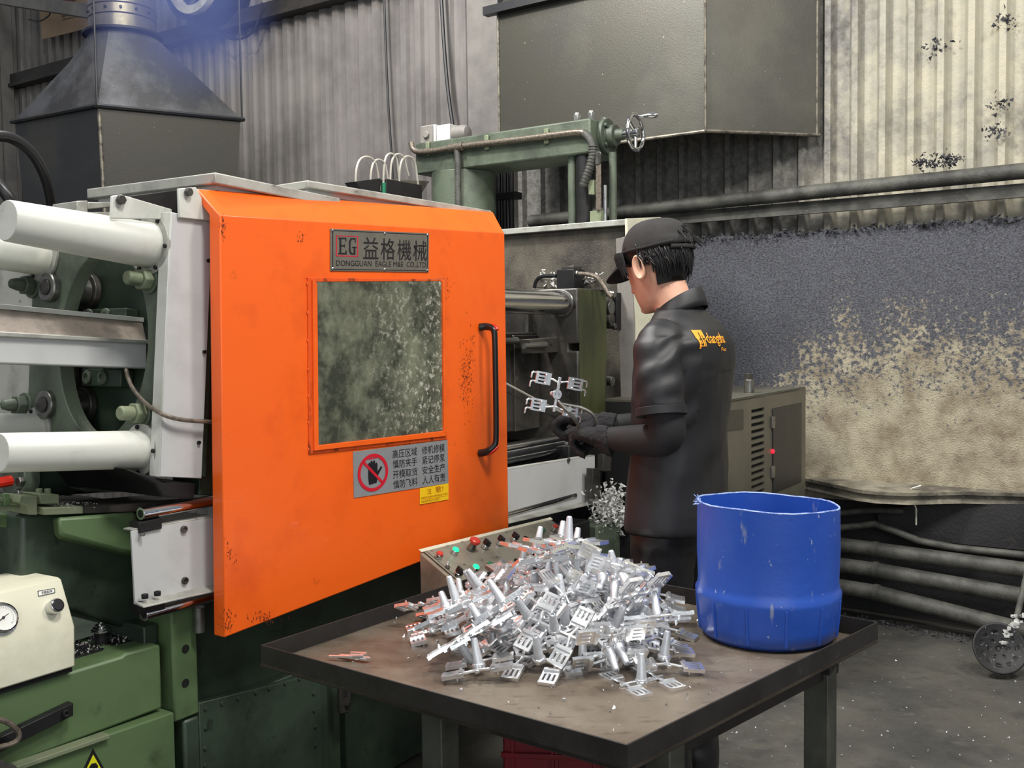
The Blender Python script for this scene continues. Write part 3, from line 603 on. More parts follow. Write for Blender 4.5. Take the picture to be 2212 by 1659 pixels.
# ------------------------------------------------------------------ clamp unit (tilted a little against the bed)
cl = thing('clamp_unit', 'green clamp platen with a big round opening, white tubes and covers', 'machine', MF.w((-.1, .4, 1.0)), MROT)
def cx_(px, py): return CF.on(px, py, 'x', 0)
pt = cx_(372, 462).z; pb = c_(345, 1034, 0).z
hc_ = (cx_(131, 740) + cx_(318, 740)) / 2
mL, mR = -.002, cx_(66, 720).y
hcy, hr_y = (cx_(128, 735).y + cx_(319, 735).y) / 2, abs(cx_(128, 735).y - cx_(319, 735).y) / 2
hcz = cx_(230, 742).z; hr_z = abs(cx_(230, 535).z - cx_(230, 945).z) / 2
def platen(b):
    n = 64; ci, co = [], []
    zt0, zb0 = pt - .012, pb + .004
    for i in range(n):
        a = 2 * math.pi * i / n; dy, dz = math.cos(a), math.sin(a)
        ci.append((hcy + hr_y * dy, hcz + hr_z * dz))
        t = min(((mR - hcy) / dy if dy > 1e-6 else (mL - hcy) / dy if dy < -1e-6 else 9), ((zt0 - hcz) / dz if dz > 1e-6 else (zb0 - hcz) / dz if dz < -1e-6 else 9))
        co.append((hcy + dy * t, hcz + dz * t))
    for cy, cz in ((mL, zt0), (mL, zb0), (mR, zt0), (mR, zb0)):
        k = min(range(n), key=lambda i: (co[i][0] - cy) ** 2 + (co[i][1] - cz) ** 2); co[k] = (cy, cz)
    for x in (0, .04):
        I = b.vs([(x, *p) for p in ci]); O_ = b.vs([(x, *p) for p in co])
        for i in range(n): b.face((I[i], I[(i + 1) % n], O_[(i + 1) % n], O_[i]))
        if x == 0: I0, O0 = I, O_
    for i in range(n):
        j = (i + 1) % n; b.face((I0[i], I0[j], I[j], I[i])); b.face((O0[i], O0[j], O_[j], O_[i]))
part(cl, 'platen', platen, 'green_grey', .002, CF, 40)
part(cl, 'recess_plate', bx(.11, .13, mL, mR, pb, pt - .01), 'green_dark', 0, CF)
def pin(px, py, r, l):
    c = CF.on(px, py, 'x', .105); d = V((-1, 0, 0))
    pn = part(cl, 'joint_pin', lambda b: b.cyl(c, c + d * l, r, n=24), 'steel', .004, CF)
    part(pn, 'pin_collar', lambda b: b.lathe(c, d, [(r + .012, 0), (r + .012, .018), (r, .02)], 24), 'steel_dark', .002, CF)
    part(pn, 'pin_end', lambda b: b.lathe(c + d * l, d, [(r * .55, 0), (r * .55, .004), (r * .4, .006)], 20), 'steel_dark', .001, CF)
pin(196, 632, .037, .125); pin(186, 876, .037, .12)
part(cl, 'link_arm', lambda b: b.prism([CF.on(x, y, 'x', .108) for x, y in ((150, 655), (185, 660), (168, 760), (185, 860), (205, 930), (165, 930), (130, 800))], (-.03, 0, 0)), 'steel_dark', .006, CF)
for x0_, y0_, x1_, y1_ in ((205, 668, 300, 700), (203, 798, 290, 835)):
    a0, a1 = CF.on(x0_, y1_, 'x', .108), CF.on(x1_, y0_, 'x', .108)
    bk = part(cl, 'bolted_block', lambda b: b.box(.07, .108, min(a0.y, a1.y), max(a0.y, a1.y), a0.z, a1.z), 'green_dark', .004, CF)
    for f in (.82, .42):
        c = V((.07, a1.y + (a0.y - a1.y) * f, (a0.z + a1.z) / 2)); part(bk, 'socket_bolt', lambda b: b.lathe(c, (-1, 0, 0), [(.018, 0), (.018, .006), (.012, .008), (.009, .008), (.009, .002), (0, .002)], 18), 'green_grey', .001, CF)
# four nuts with studs
for px, py, dark in ((325, 606, 0), (72, 618, 1), (310, 893, 0), (55, 875, 1)):
    c = cx_(px, py); d = V((-1, 0, 0))
    nt_ = part(cl, 'hex_nut', lambda b: b.hexnut(c + d * .006, d, .026, .024), 'green_grey' if dark else 'green_light', .003, CF)
    part(nt_, 'washer', lambda b: b.cyl(c, c + d * .006, .032, n=24), 'green_grey', .001, CF)
    part(nt_, 'stud', lambda b: b.lathe(c + d * .03, d, [(.0165, 0), (.0165, .03), (.013, .034)] if not dark else [(.0165, 0), (.0165, .012), (.012, .03), (.006, .034)], 18), 'green_light' if not dark else 'green_grey', .001, CF)
# tie bar covers: white tubes with bolted flanges
def tube_cover(label, fx, fy, ex, ey, r1, r0, bolts, length=None):
    c = cx_(fx, fy); t = thing('tie_bar_cover', label, 'tube', CF.w(c), MROT, 'white tie bar covers')
    # end: where the axis (along -x of the clamp frame) passes nearest the sight line of the end point
    d = CF.ax[0] * -1; r = ray(ex, ey); o = CF.w(c) - EYE
    n = d.cross(r); s = length or (r.cross(o)).dot(n) / n.dot(n) * 1.0
    s = abs(s); e = c + V((-s, 0, 0))
    part(t, 'tube', lambda b: b.lathe(c, e - c, [(r1, 0), (r0, s), (r0 * .965, s + .004), (r0 * .9, s + .004)], 40), 'white', .001, CF, 30)
    part(t, 'flange', lambda b: b.lathe(c, (-1, 0, 0), [(r1 + .016, 0), (r1 + .016, .008), (r1, .0085)], 40), 'white_worn', .001, CF)
    for a in bolts:
        a = math.radians(a); p = c + V((-.008, (r1 + .008) * math.cos(a), (r1 + .008) * math.sin(a))); part(t, 'bolt', lambda b: b.cyl(p, p + V((-.005, 0, 0)), .005, n=12), 'black_metal', .0005, CF)
tube_cover('upper front white tube, thickest of the four covers', 328, 531, 16, 486, .053, .0425, (60, 120, 185, 240, 300))
tube_cover('upper white tube behind, half hidden under the thickest one', 95, 552, 16, 546, .052, .046, (250, 300, 60), .5)
tube_cover('lower front white tube with scratched end and red hose beneath', 308, 971, 1, 972, .044, .0405, (80, 180, 270, 0))
tube_cover('lower white tube behind, only its top edge showing', 82, 934, 16, 930, .048, .044, (70, 110, 30), .5)
# boxed beam through the opening
ms = hcy - .06
bt = [c_(px, py, ms) for px, py in ((-60, 717), (318, 739), (318, 797), (-60, 783))]
def beam(b):
    b.prism(bt, (0, .16, 0))
part(cl, 'beam_box', beam, 'grey_paint', .004, CF)
q = [c_(px, py, ms) for px, py in ((-60, 713), (318, 735), (318, 743), (-60, 724))]
part(cl, 'beam_fold', lambda b: b.prism([v + V((0, -.012, 0)) for v in q], (0, .02, 0)), 'white_worn', .002, CF)
top = [c_(px, py, ms + .05) for px, py in ((-60, 662), (308, 696))]
part(cl, 'beam_guard', lambda b: b.loft([[bt[0] + V((0, .002, 0)), bt[1] + V((0, .002, 0)), bt[1] + V((0, .02, 0)), bt[0] + V((0, .02, 0))], [top[0], top[1], top[1] + V((0, .02, 0)), top[0] + V((0, .02, 0))]]), 'guard', .001, CF) if 0 else None
M['guard'] = pm('taupe_guard_sheet', S(150, 138, 126), .5, 0, [(S(126, 116, 106), 30, .45, .6, .8, (1, 1, 1))], (120, .15))
part(cl, 'beam_guard', lambda b: b.loft([[bt[0] + V((0, .002, 0)), bt[1] + V((0, .002, 0)), bt[1] + V((0, .02, 0)), bt[0] + V((0, .02, 0))], [top[0], top[1], top[1] + V((0, .02, 0)), top[0] + V((0, .02, 0))]]), 'guard', .001, CF)
part(cl, 'beam_top', lambda b: b.prism([top[0] + V((0, -.006, 0)), top[1] + V((0, -.006, 0)), top[1] + V((0, -.006, .011)), top[0] + V((0, -.006, .011))], (0, .12, 0)), 'white', .001, CF)
# white front cover strip with screws
st = [c_(px, py, -.008) for px, py in ((370, 458), (460, 475), (436, 1034), (345, 1030))]
sw = part(cl, 'cover_strip', lambda b: b.prism(st, (0, .012, 0)), 'grey_paint', .002, CF)
part(cl, 'strip_fold', lambda b: b.prism([st[0], st[3], st[3] + V((-.004, .03, 0)), st[0] + V((-.004, .03, 0))], (-.002, 0, 0)), 'white', .001, CF)
for px, py in ((449, 563), (440, 760), (428, 956)):
    p = c_(px, py, -.008); part(sw, 'screw', lambda b: b.lathe(p, (0, -1, 0), [(.0045, 0), (.0045, .006), (.0025, .006), (.0025, .003), (0, .003)], 12), 'black_metal', .0004, CF)
part(cl, 'rear_edge', lambda b: b.prism([c_(px, py, .02) for px, py in ((440, 480), (470, 480), (470, 1070), (430, 1070))], (0, .1, 0)), 'green_dark', .002, CF)
q = [c_(px, py, .0) for px, py in ((268, 1012), (345, 1034), (350, 1042), (424, 1042), (420, 1080), (352, 1074), (335, 1046))]
part(cl, 'platen_foot', lambda b: b.prism(q, (0, .5, 0)), 'black_metal', .004, CF)
# white side sheet far behind
q = [CF.on(px, py, 'x', .0) for px, py in ((-90, 575), (70, 583), (66, 668), (-90, 668))]
part(cl, 'side_sheet', lambda b: b.prism([(v.x - .005, v.y, v.z) for v in (V((.02, mR + .4, cx_(40, 560).z)), V((.02, mR + .006, cx_(40, 560).z)), V((.02, mR + .006, cx_(40, 960).z)), V((.02, mR + .4, cx_(40, 960).z)))], (.012, 0, 0)), 'white_worn', .001, CF)
# roof slabs, brackets and the small frame on top
ra = m_(465, 372, .06)
far = MF.on(187, 408, 'x', ra.x)
roofs = []
def slab(lbl, p_near, p_far_x, p_right, th):
    t = mthing('roof_slab', lbl, 'cover', p_near); roofs.append(t)
    n0 = p_near; n1 = V((n0.x, p_far_x.y, p_far_x.z)); r0 = p_right; r1 = V((r0.x, n1.y, r0.z + (n1.z - n0.z)))
    dz = V((0, 0, -th))
    b = B(MF); b.loft([[n0 + dz, n1 + dz, r1 + dz, r0 + dz], [n0, n1, r1, r0]]); b.out('slab', M['white_worn'], t, bevel=.003)
    b = B(MF); b.loft([[n0 + V((.02, .02, -th - .012)), n1 + V((.02, -.02, -th - .012)), r1 + V((-.02, -.02, -th - .012)), r0 + V((-.02, .02, -th - .012))], [n0 + V((.02, .02, -th)), n1 + V((.02, -.02, -th)), r1 + V((-.02, -.02, -th)), r0 + V((-.02, .02, -th))]]); b.out('stiffener', M['grey_paint'], t)
slab('white roof slab nearest, above the orange door top left', ra, far, m_(735, 428, .06), .026)
ra2 = m_(665, 389, .07); far2 = MF.on(585, 401, 'x', ra2.x); slab('white roof slab further right, raised a little over the first', ra2, far2, m_(1062, 455, .07), .02)
q = [m_(px, py, .10) for px, py in ((242, 423), (262, 420), (372, 452), (372, 474), (240, 472))]
bk = part(cl, 'roof_bracket', lambda b: b.prism(q, (0, .008, 0)), 'white', .002)
p = m_(259, 432, .098); part(bk, 'bolt', lambda b: b.hexnut(p, (0, -1, 0), .011, .010), 'steel_dark', .001)
q = [m_(px, py, .062) for px, py in ((386, 407), (424, 404), (462, 478), (388, 470))]
bk2 = part(cl, 'roof_bracket', lambda b: b.prism(q, (0, .008, 0)), 'white', .002)
p = m_(405, 415, .06); part(bk2, 'bolt', lambda b: b.hexnut(p, (0, -1, 0), .010, .010), 'steel_dark', .001)
q = [m_(px, py, .16) for px, py in ((250, 428), (460, 400), (470, 470), (250, 462))]
part(cl, 'roof_web', lambda b: b.prism(q, (0, .008, 0)), 'black_metal', .001)
for pts, dp in (([(166, 434), (190, 433), (190, 466), (166, 464)], .1), ([(190, 436), (241, 437), (241, 447), (190, 452)], .1), ([(190, 458), (241, 458), (241, 473), (190, 466)], .1)):
    q = [m_(px, py, .30) for px, py in pts]; part(cl, 'top_frame', lambda b: b.prism(q, (0, dp, 0)), 'white_worn', .002)
# cable from the beam to the door
b = B(CF); b.tube([c_(272, 798, ms - .01), c_(275, 812, ms - .02), c_(285, 838, .1), c_(310, 868, .04), c_(345, 894, -.02), c_(390, 908, -.03), c_(470, 912, -.03)], .005, 8, 2)
b.out('braided_cable', M['braid'], label='braided brown cable drooping from the white beam to the orange door', cat='cable')

# ------------------------------------------------------------------ door rails
dr = mthing('door_rail', 'white rail carrier plate with two chrome rods that the orange door slides on', 'rail', (.6, .05, .8))
for z, nm in ((1.037, 'upper_rod'), (.806, 'lower_rod')):
    e = m_(303, 1110, .09) if z > 1 else m_(310, 1328, .09)
    part(dr, 'chrome_rod', lambda b: b.cyl(e, (1.75, .09, e.z - .008), .0148, n=24), 'chrome', .001)
    part(dr, 'rod_bore', lambda b: b.lathe(e + V((-.0005, 0, 0)), (1, 0, 0), [(.009, 0), (.002, .001)], 20), 'black_metal', 0)
pl0 = [m_(px, py, .080) for px, py in ((284, 1147), (463, 1117), (463, 1281), (292, 1306))]
zt1, zb1 = m_(1100, 1012, .080), m_(1100, 1122, .080); zt3, zb3 = m_(1285, 985, .080), m_(1285, 1082, .080)
part(dr, 'carrier_plate', lambda b: b.prism([pl0[0], pl0[1], zt1, zt3, zb3, zb1, pl0[2], pl0[3]], (0, .006, 0)), 'grey_paint', .001)
part(dr, 'lower_lip', lambda b: b.loft([[pl0[3] + V((0, -.03, -.004)), zb3 + V((0, -.03, -.004)), zb3, pl0[3]], [pl0[3] + V((0, -.03, 0)), zb3 + V((0, -.03, 0)), zb3 + V((0, 0, .006)), pl0[3] + V((0, 0, .006))]]), 'white_worn', .001)
part(dr, 'upper_lip', lambda b: b.loft([[pl0[0], zt3, zt3 + V((0, .03, 0)), pl0[0] + V((0, .03, 0))], [pl0[0] + V((0, 0, .004)), zt3 + V((0, 0, .004)), zt3 + V((0, .03, .004)), pl0[0] + V((0, .03, .004))]]), 'white_worn', .001)
for pts in ([(300, 1130), (350, 1119), (350, 1142), (302, 1152)], [(300, 1300), (357, 1290), (357, 1316), (303, 1328)]):
    q = [m_(px, py, .074) for px, py in pts]; part(dr, 'spacer_block', lambda b: b.prism(q, (0, .036, 0)), 'black_metal', .001)
for px, py in ((396, 1143), (398, 1254), (1227, 994)):
    p = m_(px, py, .080); part(dr, 'socket_bolt', lambda b: b.lathe(p, (0, -1, 0), [(.0085, 0), (.0085, .006), (.005, .006), (.005, .002), (0, .002)], 16), 'steel_dark', .0006)
for px, py in ((313, 1289), (340, 1283)):
    p = m_(px, py, .064); part(dr, 'cap_bolt', lambda b: b.lathe(p - V((0, 0, .004)), (0, 0, 1), [(.0075, 0), (.0075, .010), (.004, .010), (.004, .006), (0, .006)], 14), 'black_metal', .0006)
p = m_(307, 1152, .07); part(dr, 'cap_bolt', lambda b: b.hexnut(p, (0, 0, -1), .006, .006), 'steel', .0005)
b = B(MF); p = m_(430, 1338, .10); b.cyl(p + V((0, 0, .03)), p - V((0, 0, .03)), .014, n=18); b.out('lower_stop', M['steel'], dr)

# ------------------------------------------------------------------ sliding door
door = mthing('sliding_door', 'big orange sheet-metal sliding door with window, handle and signs', 'door', (.58, .02, .72))
TL, TR, BR, BL = m_(475, 465, 0), m_(1090, 505, 0), m_(1099, 1140, 0), m_(485, 1378, 0)
L_top = MF.on(425, 408, 'x', TL.x); R_top = MF.on(1065, 458, 'x', TR.x)
th = .024
def prof(f, t):     # closed section at one end: front bottom, front fold, ridge, back ridge, back fold, back bottom
    r = V((f[0].x, t.y, t.z)); return [f[1], f[0], r, r + V((0, .026, .0)), f[0] + V((0, th + .014, .004)), f[1] + V((0, th + .014, 0))]
# front panel carries a window opening: build the front as strips round the hole
wTL, wTR, wBR, wBL = m_(682, 608, 0), m_(958, 606, 0), m_(961, 936, 0), m_(686, 966, 0)
def shell(b):
    A, C = prof((TL, BL), L_top), prof((TR, BR), R_top)
    va, vc = b.vs(A), b.vs(C); n = 6
    b.face(va); b.face(vc[::-1])
    for i in range(n):
        j = (i + 1) % n
        if i in (0, 4): continue            # front and back get the window hole
        b.face((va[i], vc[i], vc[j], va[j]))
    for k, d in ((0, V((0, 0, 0))), (4, V((0, th + .014, 0)))):
        o = [va[1], vc[1], vc[0], va[0]] if k == 0 else [va[4], vc[4], vc[5], va[5]]
        w = b.vs([p + d for p in (wTL, wTR, wBR, wBL)])
        if k == 0: w0 = w
        for i in range(4): b.face((o[i], o[(i + 1) % 4], w[(i + 1) % 4], w[i]))
    for i in range(4): b.face((w0[i], w0[(i + 1) % 4], w[(i + 1) % 4], w[i]))
part(door, 'panel', shell, 'orange', .003, smooth=20)
# window
wf = part(door, 'window_frame', lambda b: [b.prism([m_(x, y, -.010) for x, y in pts], (0, .012, 0)) for pts in
    ([(676, 604), (686, 612), (689, 962), (680, 974)], [(680, 974), (689, 962), (960, 931), (966, 942)], [(966, 942), (960, 931), (957, 606), (961, 603)])], 'orange', .0015, smooth=0)
part(wf, 'outer_flange', lambda b: [b.prism([m_(x, y, -.004) for x, y in pts], (0, .005, 0)) for pts in
    ([(665, 600), (676, 604), (680, 974), (668, 981)], [(668, 981), (680, 974), (966, 942), (967, 949)], [(664, 600), (961, 603), (961, 607), (670, 609)])], 'orange_dark', .001, smooth=0)
for k, py in enumerate((612, 675, 735, 798, 855, 912, 970)):
    p = m_(664 + k * .6, py, -.002); part(wf, 'weld_bead', lambda b: b.ball(p, .0035, 4, (1, .6, 1.4)), 'orange', 0)
gm = bpy.data.materials.new('grimy_window'); gm.use_nodes = True; nt = gm.node_tree; N, L = nt.nodes, nt.links
pb_ = N['Principled BSDF']; pb_.inputs['Roughness'].default_value = .28
tex = N.new('ShaderNodeTexCoord')
def gn(sc, lo, hi, det=8, st=(1, 1, 1)):
    mp = N.new('ShaderNodeMapping'); mp.inputs['Scale'].default_value = st; L.new(tex.outputs['Object'], mp.inputs[0])
    n = N.new('ShaderNodeTexNoise'); n.inputs['Scale'].default_value = sc; n.inputs['Detail'].default_value = det; n.inputs['Roughness'].default_value = .7; L.new(mp.outputs[0], n.inputs['Vector'])
    r = N.new('ShaderNodeMapRange'); r.inputs[1].default_value = lo; r.inputs[2].default_value = hi; L.new(n.outputs[0], r.inputs[0]); return r.outputs[0]
sp = N.new('ShaderNodeSeparateXYZ'); L.new(tex.outputs['Object'], sp.inputs[0])
gr = N.new('ShaderNodeMapRange'); gr.inputs[1].default_value = -.12; gr.inputs[2].default_value = .16; gr.inputs[3].default_value = .1; gr.inputs[4].default_value = 1; L.new(sp.outputs[0], gr.inputs[0])
mul = N.new('ShaderNodeMath'); mul.operation = 'MULTIPLY'; L.new(gn(70, .52, .64), mul.inputs[0]); L.new(gr.outputs[0], mul.inputs[1])
mul2 = N.new('ShaderNodeMath'); mul2.operation = 'MULTIPLY'; L.new(mul.outputs[0], mul2.inputs[0]); L.new(gn(5, .36, .6, 3), mul2.inputs[1])
mx = N.new('ShaderNodeMix'); mx.data_type = 'RGBA'; mx.inputs['A'].default_value = S(124, 128, 108); mx.inputs['B'].default_value = S(62, 66, 56); L.new(gn(7, .4, .6, 5), mx.inputs['Factor'])
mx2 = N.new('ShaderNodeMix'); mx2.data_type = 'RGBA'; mx2.inputs['B'].default_value = S(216, 214, 198); L.new(mx.outputs['Result'], mx2.inputs['A']); L.new(mul2.outputs[0], mx2.inputs['Factor'])
L.new(mx2.outputs['Result'], pb_.inputs['Base Color'])
tr = N.new('ShaderNodeBsdfTransparent'); tr.inputs[0].default_value = (.7, .74, .66, 1); ms_ = N.new('ShaderNodeMixShader'); ms_.inputs[0].default_value = .82
L.new(tr.outputs[0], ms_.inputs[1]); L.new(pb_.outputs[0], ms_.inputs[2]); L.new(ms_.outputs[0], N['Material Output'].inputs[0])
b = B(MF); b.prism([m_(x, y, -.003) for x, y in ((680, 604), (961, 602), (963, 938), (684, 970))], (0, .004, 0)); b.out('window_pane', gm, door, smooth=0)
# handle
hp = [m_(1036, 707, -.001), m_(1050, 705, -.018), m_(1064, 708, -.042), m_(1068, 716, -.05), m_(1069, 740, -.052), m_(1071, 840, -.052), m_(1072, 945, -.052), m_(1070, 962, -.05), m_(1058, 972, -.038), m_(1046, 978, -.018), m_(1036, 979, -.001)]
hd = part(door, 'handle', lambda b: b.tube(hp, [.012, .012, .0105, .0095, .009, .009, .009, .0095, .0105, .012, .012], 14, 2), 'plastic_black', 0, smooth=60)
for i0 in (0, 6):
    s_ = hp[1:4] if i0 == 0 else hp[7:10]; part(hd, 'red_cap', lambda b: b.tube([p + V((.004, -.0075, .004 if i0 == 0 else -.004)) for p in s_], [.004, .0075, .006], 10, 2), 'red_trim', 0, label='red end cap of the handle', smooth=60)
def scuffs(b):
    rnd = random.Random(9)
    for cx_0, cy_0, sx, sy, n in ((1006, 820, 7, 42, 230), (1018, 770, 5, 30, 60), (575, 1335, 18, 6, 50), (492, 1345, 8, 14, 40), (482, 492, 4, 12, 40), (650, 512, 5, 5, 16), (500, 1200, 6, 12, 22), (960, 625, 8, 16, 40), (900, 960, 40, 3, 60)):
        for k in range(n):
            p = m_(cx_0 + rnd.gauss(0, sx), cy_0 + rnd.gauss(0, sy), -.0006); w, h = rnd.uniform(.0006, .002), rnd.uniform(.001, .0045); s_ = rnd.uniform(-.002, .002)
            b.poly([p + V((-w, 0, 0)), p + V((s_, 0, -h)), p + V((w, 0, 0)), p + V((s_, 0, h))])
part(door, 'scuff_marks', scuffs, 'scuff', 0, smooth=0, kind='stuff')
# nameplate
def sign(name, corners, m, mat, parent=door, lift=.002):
    q = [MF.w(m_(x, y, m)) for x, y in corners]
    b = B(); nrm = MB * lift; b.prism(q, nrm); o = b.out(name, mat, parent, smooth=0, bevel=.0006)
    return q, o
q, np_ = sign('nameplate', ((714, 494), (927, 504), (926, 588), (714, 585)), -.003, M['plate'])
def bar_on(name, q, u0, u1, v0, v1, mat, parent, lift):
    b = B(); P = [p - MB * lift for p in quad_part(q, u0, u1, v0, v1)]; b.prism(P, MB * .0003); return b.out(name, mat, parent, smooth=0)
def frame_on(name, q, u0, u1, v0, v1, tu, tv, mat, parent, lift=.0005):
    b = B()
    for a in ((u0, u1, v0, v0 + tv), (u0, u1, v1 - tv, v1), (u0, u0 + tu, v0, v1), (u1 - tu, u1, v0, v1)):
        b.prism([p - MB * lift for p in quad_part(q, *a)], MB * .0003)
    return b.out(name, mat, parent, smooth=0)
frame_on('border_line', q, .015, .985, .03, .97, .007, .018, M['ink'], np_)
frame_on('logo_box', q, .05, .255, .15, .65, .008, .02, M['ink_red'], np_)
# slab-serif E and G of the emblem
eq = quad_part(q, .07, .24, .20, .60)
def glyph(name, polys, qq, mat, parent, lift=.0007):
    b = B()
    for P in polys:
        pts = []
        for u, v in P:
            tl, tr_, br_, bl_ = qq; pts.append((tl * (1 - u) + tr_ * u) * (1 - v) + (bl_ * (1 - u) + br_ * u) * v - MB * lift)
        b.prism(pts, MB * .0003)
    return b.out(name, mat, parent, smooth=0)
def rc(x0, y0, x1, y1): return [(x0, y0), (x1, y0), (x1, y1), (x0, y1)]
glyph('lettering', [rc(.06, .04, .16, .96), rc(0, .0, .42, .09), rc(0, .91, .44, 1), rc(.1, .45, .32, .53), rc(.30, .40, .35, .58), rc(.38, 0, .43, .22), rc(.39, .76, .45, 1),
    rc(.58, .2, .67, .8), [(.58, .2), (.66, .04), (.74, .1), (.67, .25)], rc(.66, 0, .92, .09), rc(.9, 0, .95, .28), [(.58, .8), (.67, .75), (.74, .9), (.66, .97)], rc(.66, .91, .92, 1), rc(.84, .55, .93, 1), rc(.76, .52, 1, .60)], eq, M['ink'], np_)
for i, ch in enumerate('益格機械'):
    u = .305 + i * .173; print_on('lettering', ch, quad_part(q, u, u + .15, .165 + .012 * i, .70 + .006 * i), M['ink'], np_, .004, .0006)
print_on('lettering', 'DONGGUAN  EAGLE M&E  CO.,LTD', quad_part(q, .05, .965, .745, .90), M['ink'], np_, 0, .0006)
for u, v in ((.018, .04), (.52, .06), (.982, .04), (.018, .95), (.52, .95), (.982, .95)):
    p = MF.loc(quad_part(q, u, u, v, v)[0]); part(np_, 'rivet', lambda b: b.ball(p + V((0, -.001, 0)), .0042, 5, (1, .6, 1)), 'chrome', 0)
# grey warning sign with prohibition mark
q, wsn = sign('warning_plate', ((763, 976), (967, 950), (969, 1044), (765, 1076)), -.002, M['sign_grey'])
cq = quad_part(q, .035, .335, .09, .92); c0 = (cq[0] + cq[1] + cq[2] + cq[3]) / 4; ex = (cq[1] - cq[0]) / 2; ey = (cq[0] - cq[3]) / 2
def disc(b, r0, r1, lift, n=48):
    I = [c0 + ex * r0 * math.cos(2 * math.pi * i / n) + ey * r0 * math.sin(2 * math.pi * i / n) - MB * lift for i in range(n)]
    O_ = [c0 + ex * r1 * math.cos(2 * math.pi * i / n) + ey * r1 * math.sin(2 * math.pi * i / n) - MB * lift for i in range(n)]
    a, c = b.vs(I), b.vs(O_)
    for i in range(n): b.face((a[i], a[(i + 1) % n], c[(i + 1) % n], c[i]))
def e2(u, v, lift): return c0 + ex * u + ey * v - MB * lift
hand = [(-.28, -.62), (.22, -.58), (.32, -.2), (.62, .22), (.52, .28), (.30, .02), (.30, .42), (.24, .52), (.16, .44), (.14, .62), (.04, .64), (.0, .5), (-.04, .64), (-.14, .62), (-.16, .48), (-.22, .56), (-.30, .5), (-.32, -.2)]
b = B(); b.prism([e2(u, v, .0006) for u, v in hand], MB * .0003); b.out('hand_symbol', M['ink'], wsn, smooth=0)
b = B(); b.prism([e2(u, v, .0006) for u, v in ((-.26, .70), (.26, .74), (.26, .80), (-.26, .76))], MB * .0003); b.out('dash', M['ink_red'], wsn, smooth=0)
b = B(); disc(b, .82, 1.0, .0012); k = .707
b.prism([e2(-.66, .56, .0012), e2(-.56, .66, .0012), e2(.66, -.56, .0012), e2(.56, -.66, .0012)], MB * .0002); b.out('prohibition_ring', M['ink_red'], wsn, smooth=0)
for col, u0, lines in ((0, .385, ('高压区域', '慎防夹手', '开模取货', '慎防飞料')), (1, .70, ('修机修模', '紧记停泵', '安全生产', '人人有责'))):
    for i, s_ in enumerate(lines):
        v0 = .075 + i * .225; print_on('lettering', s_, quad_part(q, u0, u0 + .26, v0, v0 + .185), M['ink'], wsn, .0015, .0006)
q, ys = sign('caution_sticker', ((907, 1055), (969, 1044), (969, 1079), (907, 1090)), -.0025, M['sign_yellow'], lift=.001)
print_on('lettering', '注', quad_part(q, .24, .39, .10, .46), M['orange_ink'], ys, .001, .0005)
print_on('lettering', '意!', quad_part(q, .52, .80, .06, .44), M['orange_ink'], ys, .001, .0005)
print_on('lettering', '高温危险注意安全请勿靠近生产操作', quad_part(q, .04, .96, .56, .68), M['orange_ink'], ys, 0, .0005)
print_on('lettering', '机器运转 请勿打开安全门', quad_part(q, .04, .70, .80, .92), M['orange_ink'], ys, 0, .0005)
bar_on('rule', q, .04, .96, .735, .75, M['orange_ink'], ys, .0005)

# ------------------------------------------------------------------ gauge box
gb = mthing('gauge_box', 'cream metal gauge box with pressure gauge on the green bed', 'instrument', (-.5, .2, .72))
mg = .105
g1, g2 = m_(162, 1352, mg), m_(163, 1440, mg); xr = g1.x
g0 = MF.on(133, 1250, 'x', xr); g0b = MF.on(112, 1247, 'x', xr)
dz = m_(0, 1395, mg).z - g1.z
sec = [g2, g1, g0, g0 + V((0, .012, .003)), V((xr, g0.y + .16, g0.z)), V((xr, g0.y + .16, g2.z))]
part(gb, 'housing', lambda b: b.loft([[p + V((-.62, 0, dz * 1.6)) for p in sec], sec]), 'cream', .004)
part(gb, 'dark_gap_strip', lambda b: b.box(xr - .62, xr - .004, mg + .01, mg + .14, g2.z - .012, g2.z), 'void', 0)  # black strip painting in the shade of the gap under the box
fn = (g1 - g0).cross(V((1, 0, 0))).normalized(); fn = fn if fn.y < 0 else -fn
up_ = (g0 - g1).normalized()
fg = Fr(MF.w(g1), MF.ax[0] * 1, MF.M.to_3x3() @ up_, MF.M.to_3x3() @ fn)
def gf(px, py): p = fg.on(px, py, 'z', 0); return p
p = gf(112, 1314)
kb = part(gb, 'push_button', lambda b: b.cyl(p, p + V((0, 0, .028)), .0125, n=24), 'plastic_black', .002, fg)
part(kb, 'bezel', lambda b: b.lathe(p, (0, 0, 1), [(.0155, 0), (.0155, .022), (.0135, .026), (.0125, .026)], 24), 'chrome', .001, fg)
q = [fg.w(gf(x, y) + V((0, 0, .001))) for x, y in ((80, 1277), (117, 1271), (118, 1281), (82, 1289))]
b = B(); b.prism(q, fg.ax[2] * .0006); lbp = b.out('button_label', M['paper'], gb, smooth=0)
b = B()
for a in ((0, 1, 0, .1), (0, 1, .9, 1), (0, .03, 0, 1), (.97, 1, 0, 1)): b.prism([c + fg.ax[2] * .0012 for c in quad_part(q, *a)], fg.ax[2] * .0002)
b.out('border_line', M['ink'], lbp, smooth=0)
print_on('lettering', '手動起停', quad_part(q, .2, .84, .22, .80), M['ink'], lbp, .004, .0014)
gc = gf(2, 1337); gr_ = .030
gg = part(gb, 'pressure_gauge', lambda b: b.lathe(gc, (0, 0, 1), [(gr_ + .004, 0), (gr_ + .004, .003), (gr_, .004), (gr_, .012), (gr_ - .004, .014), (gr_ - .004, .009), (0, .009)], 40), 'chrome', .0005, fg, 30)
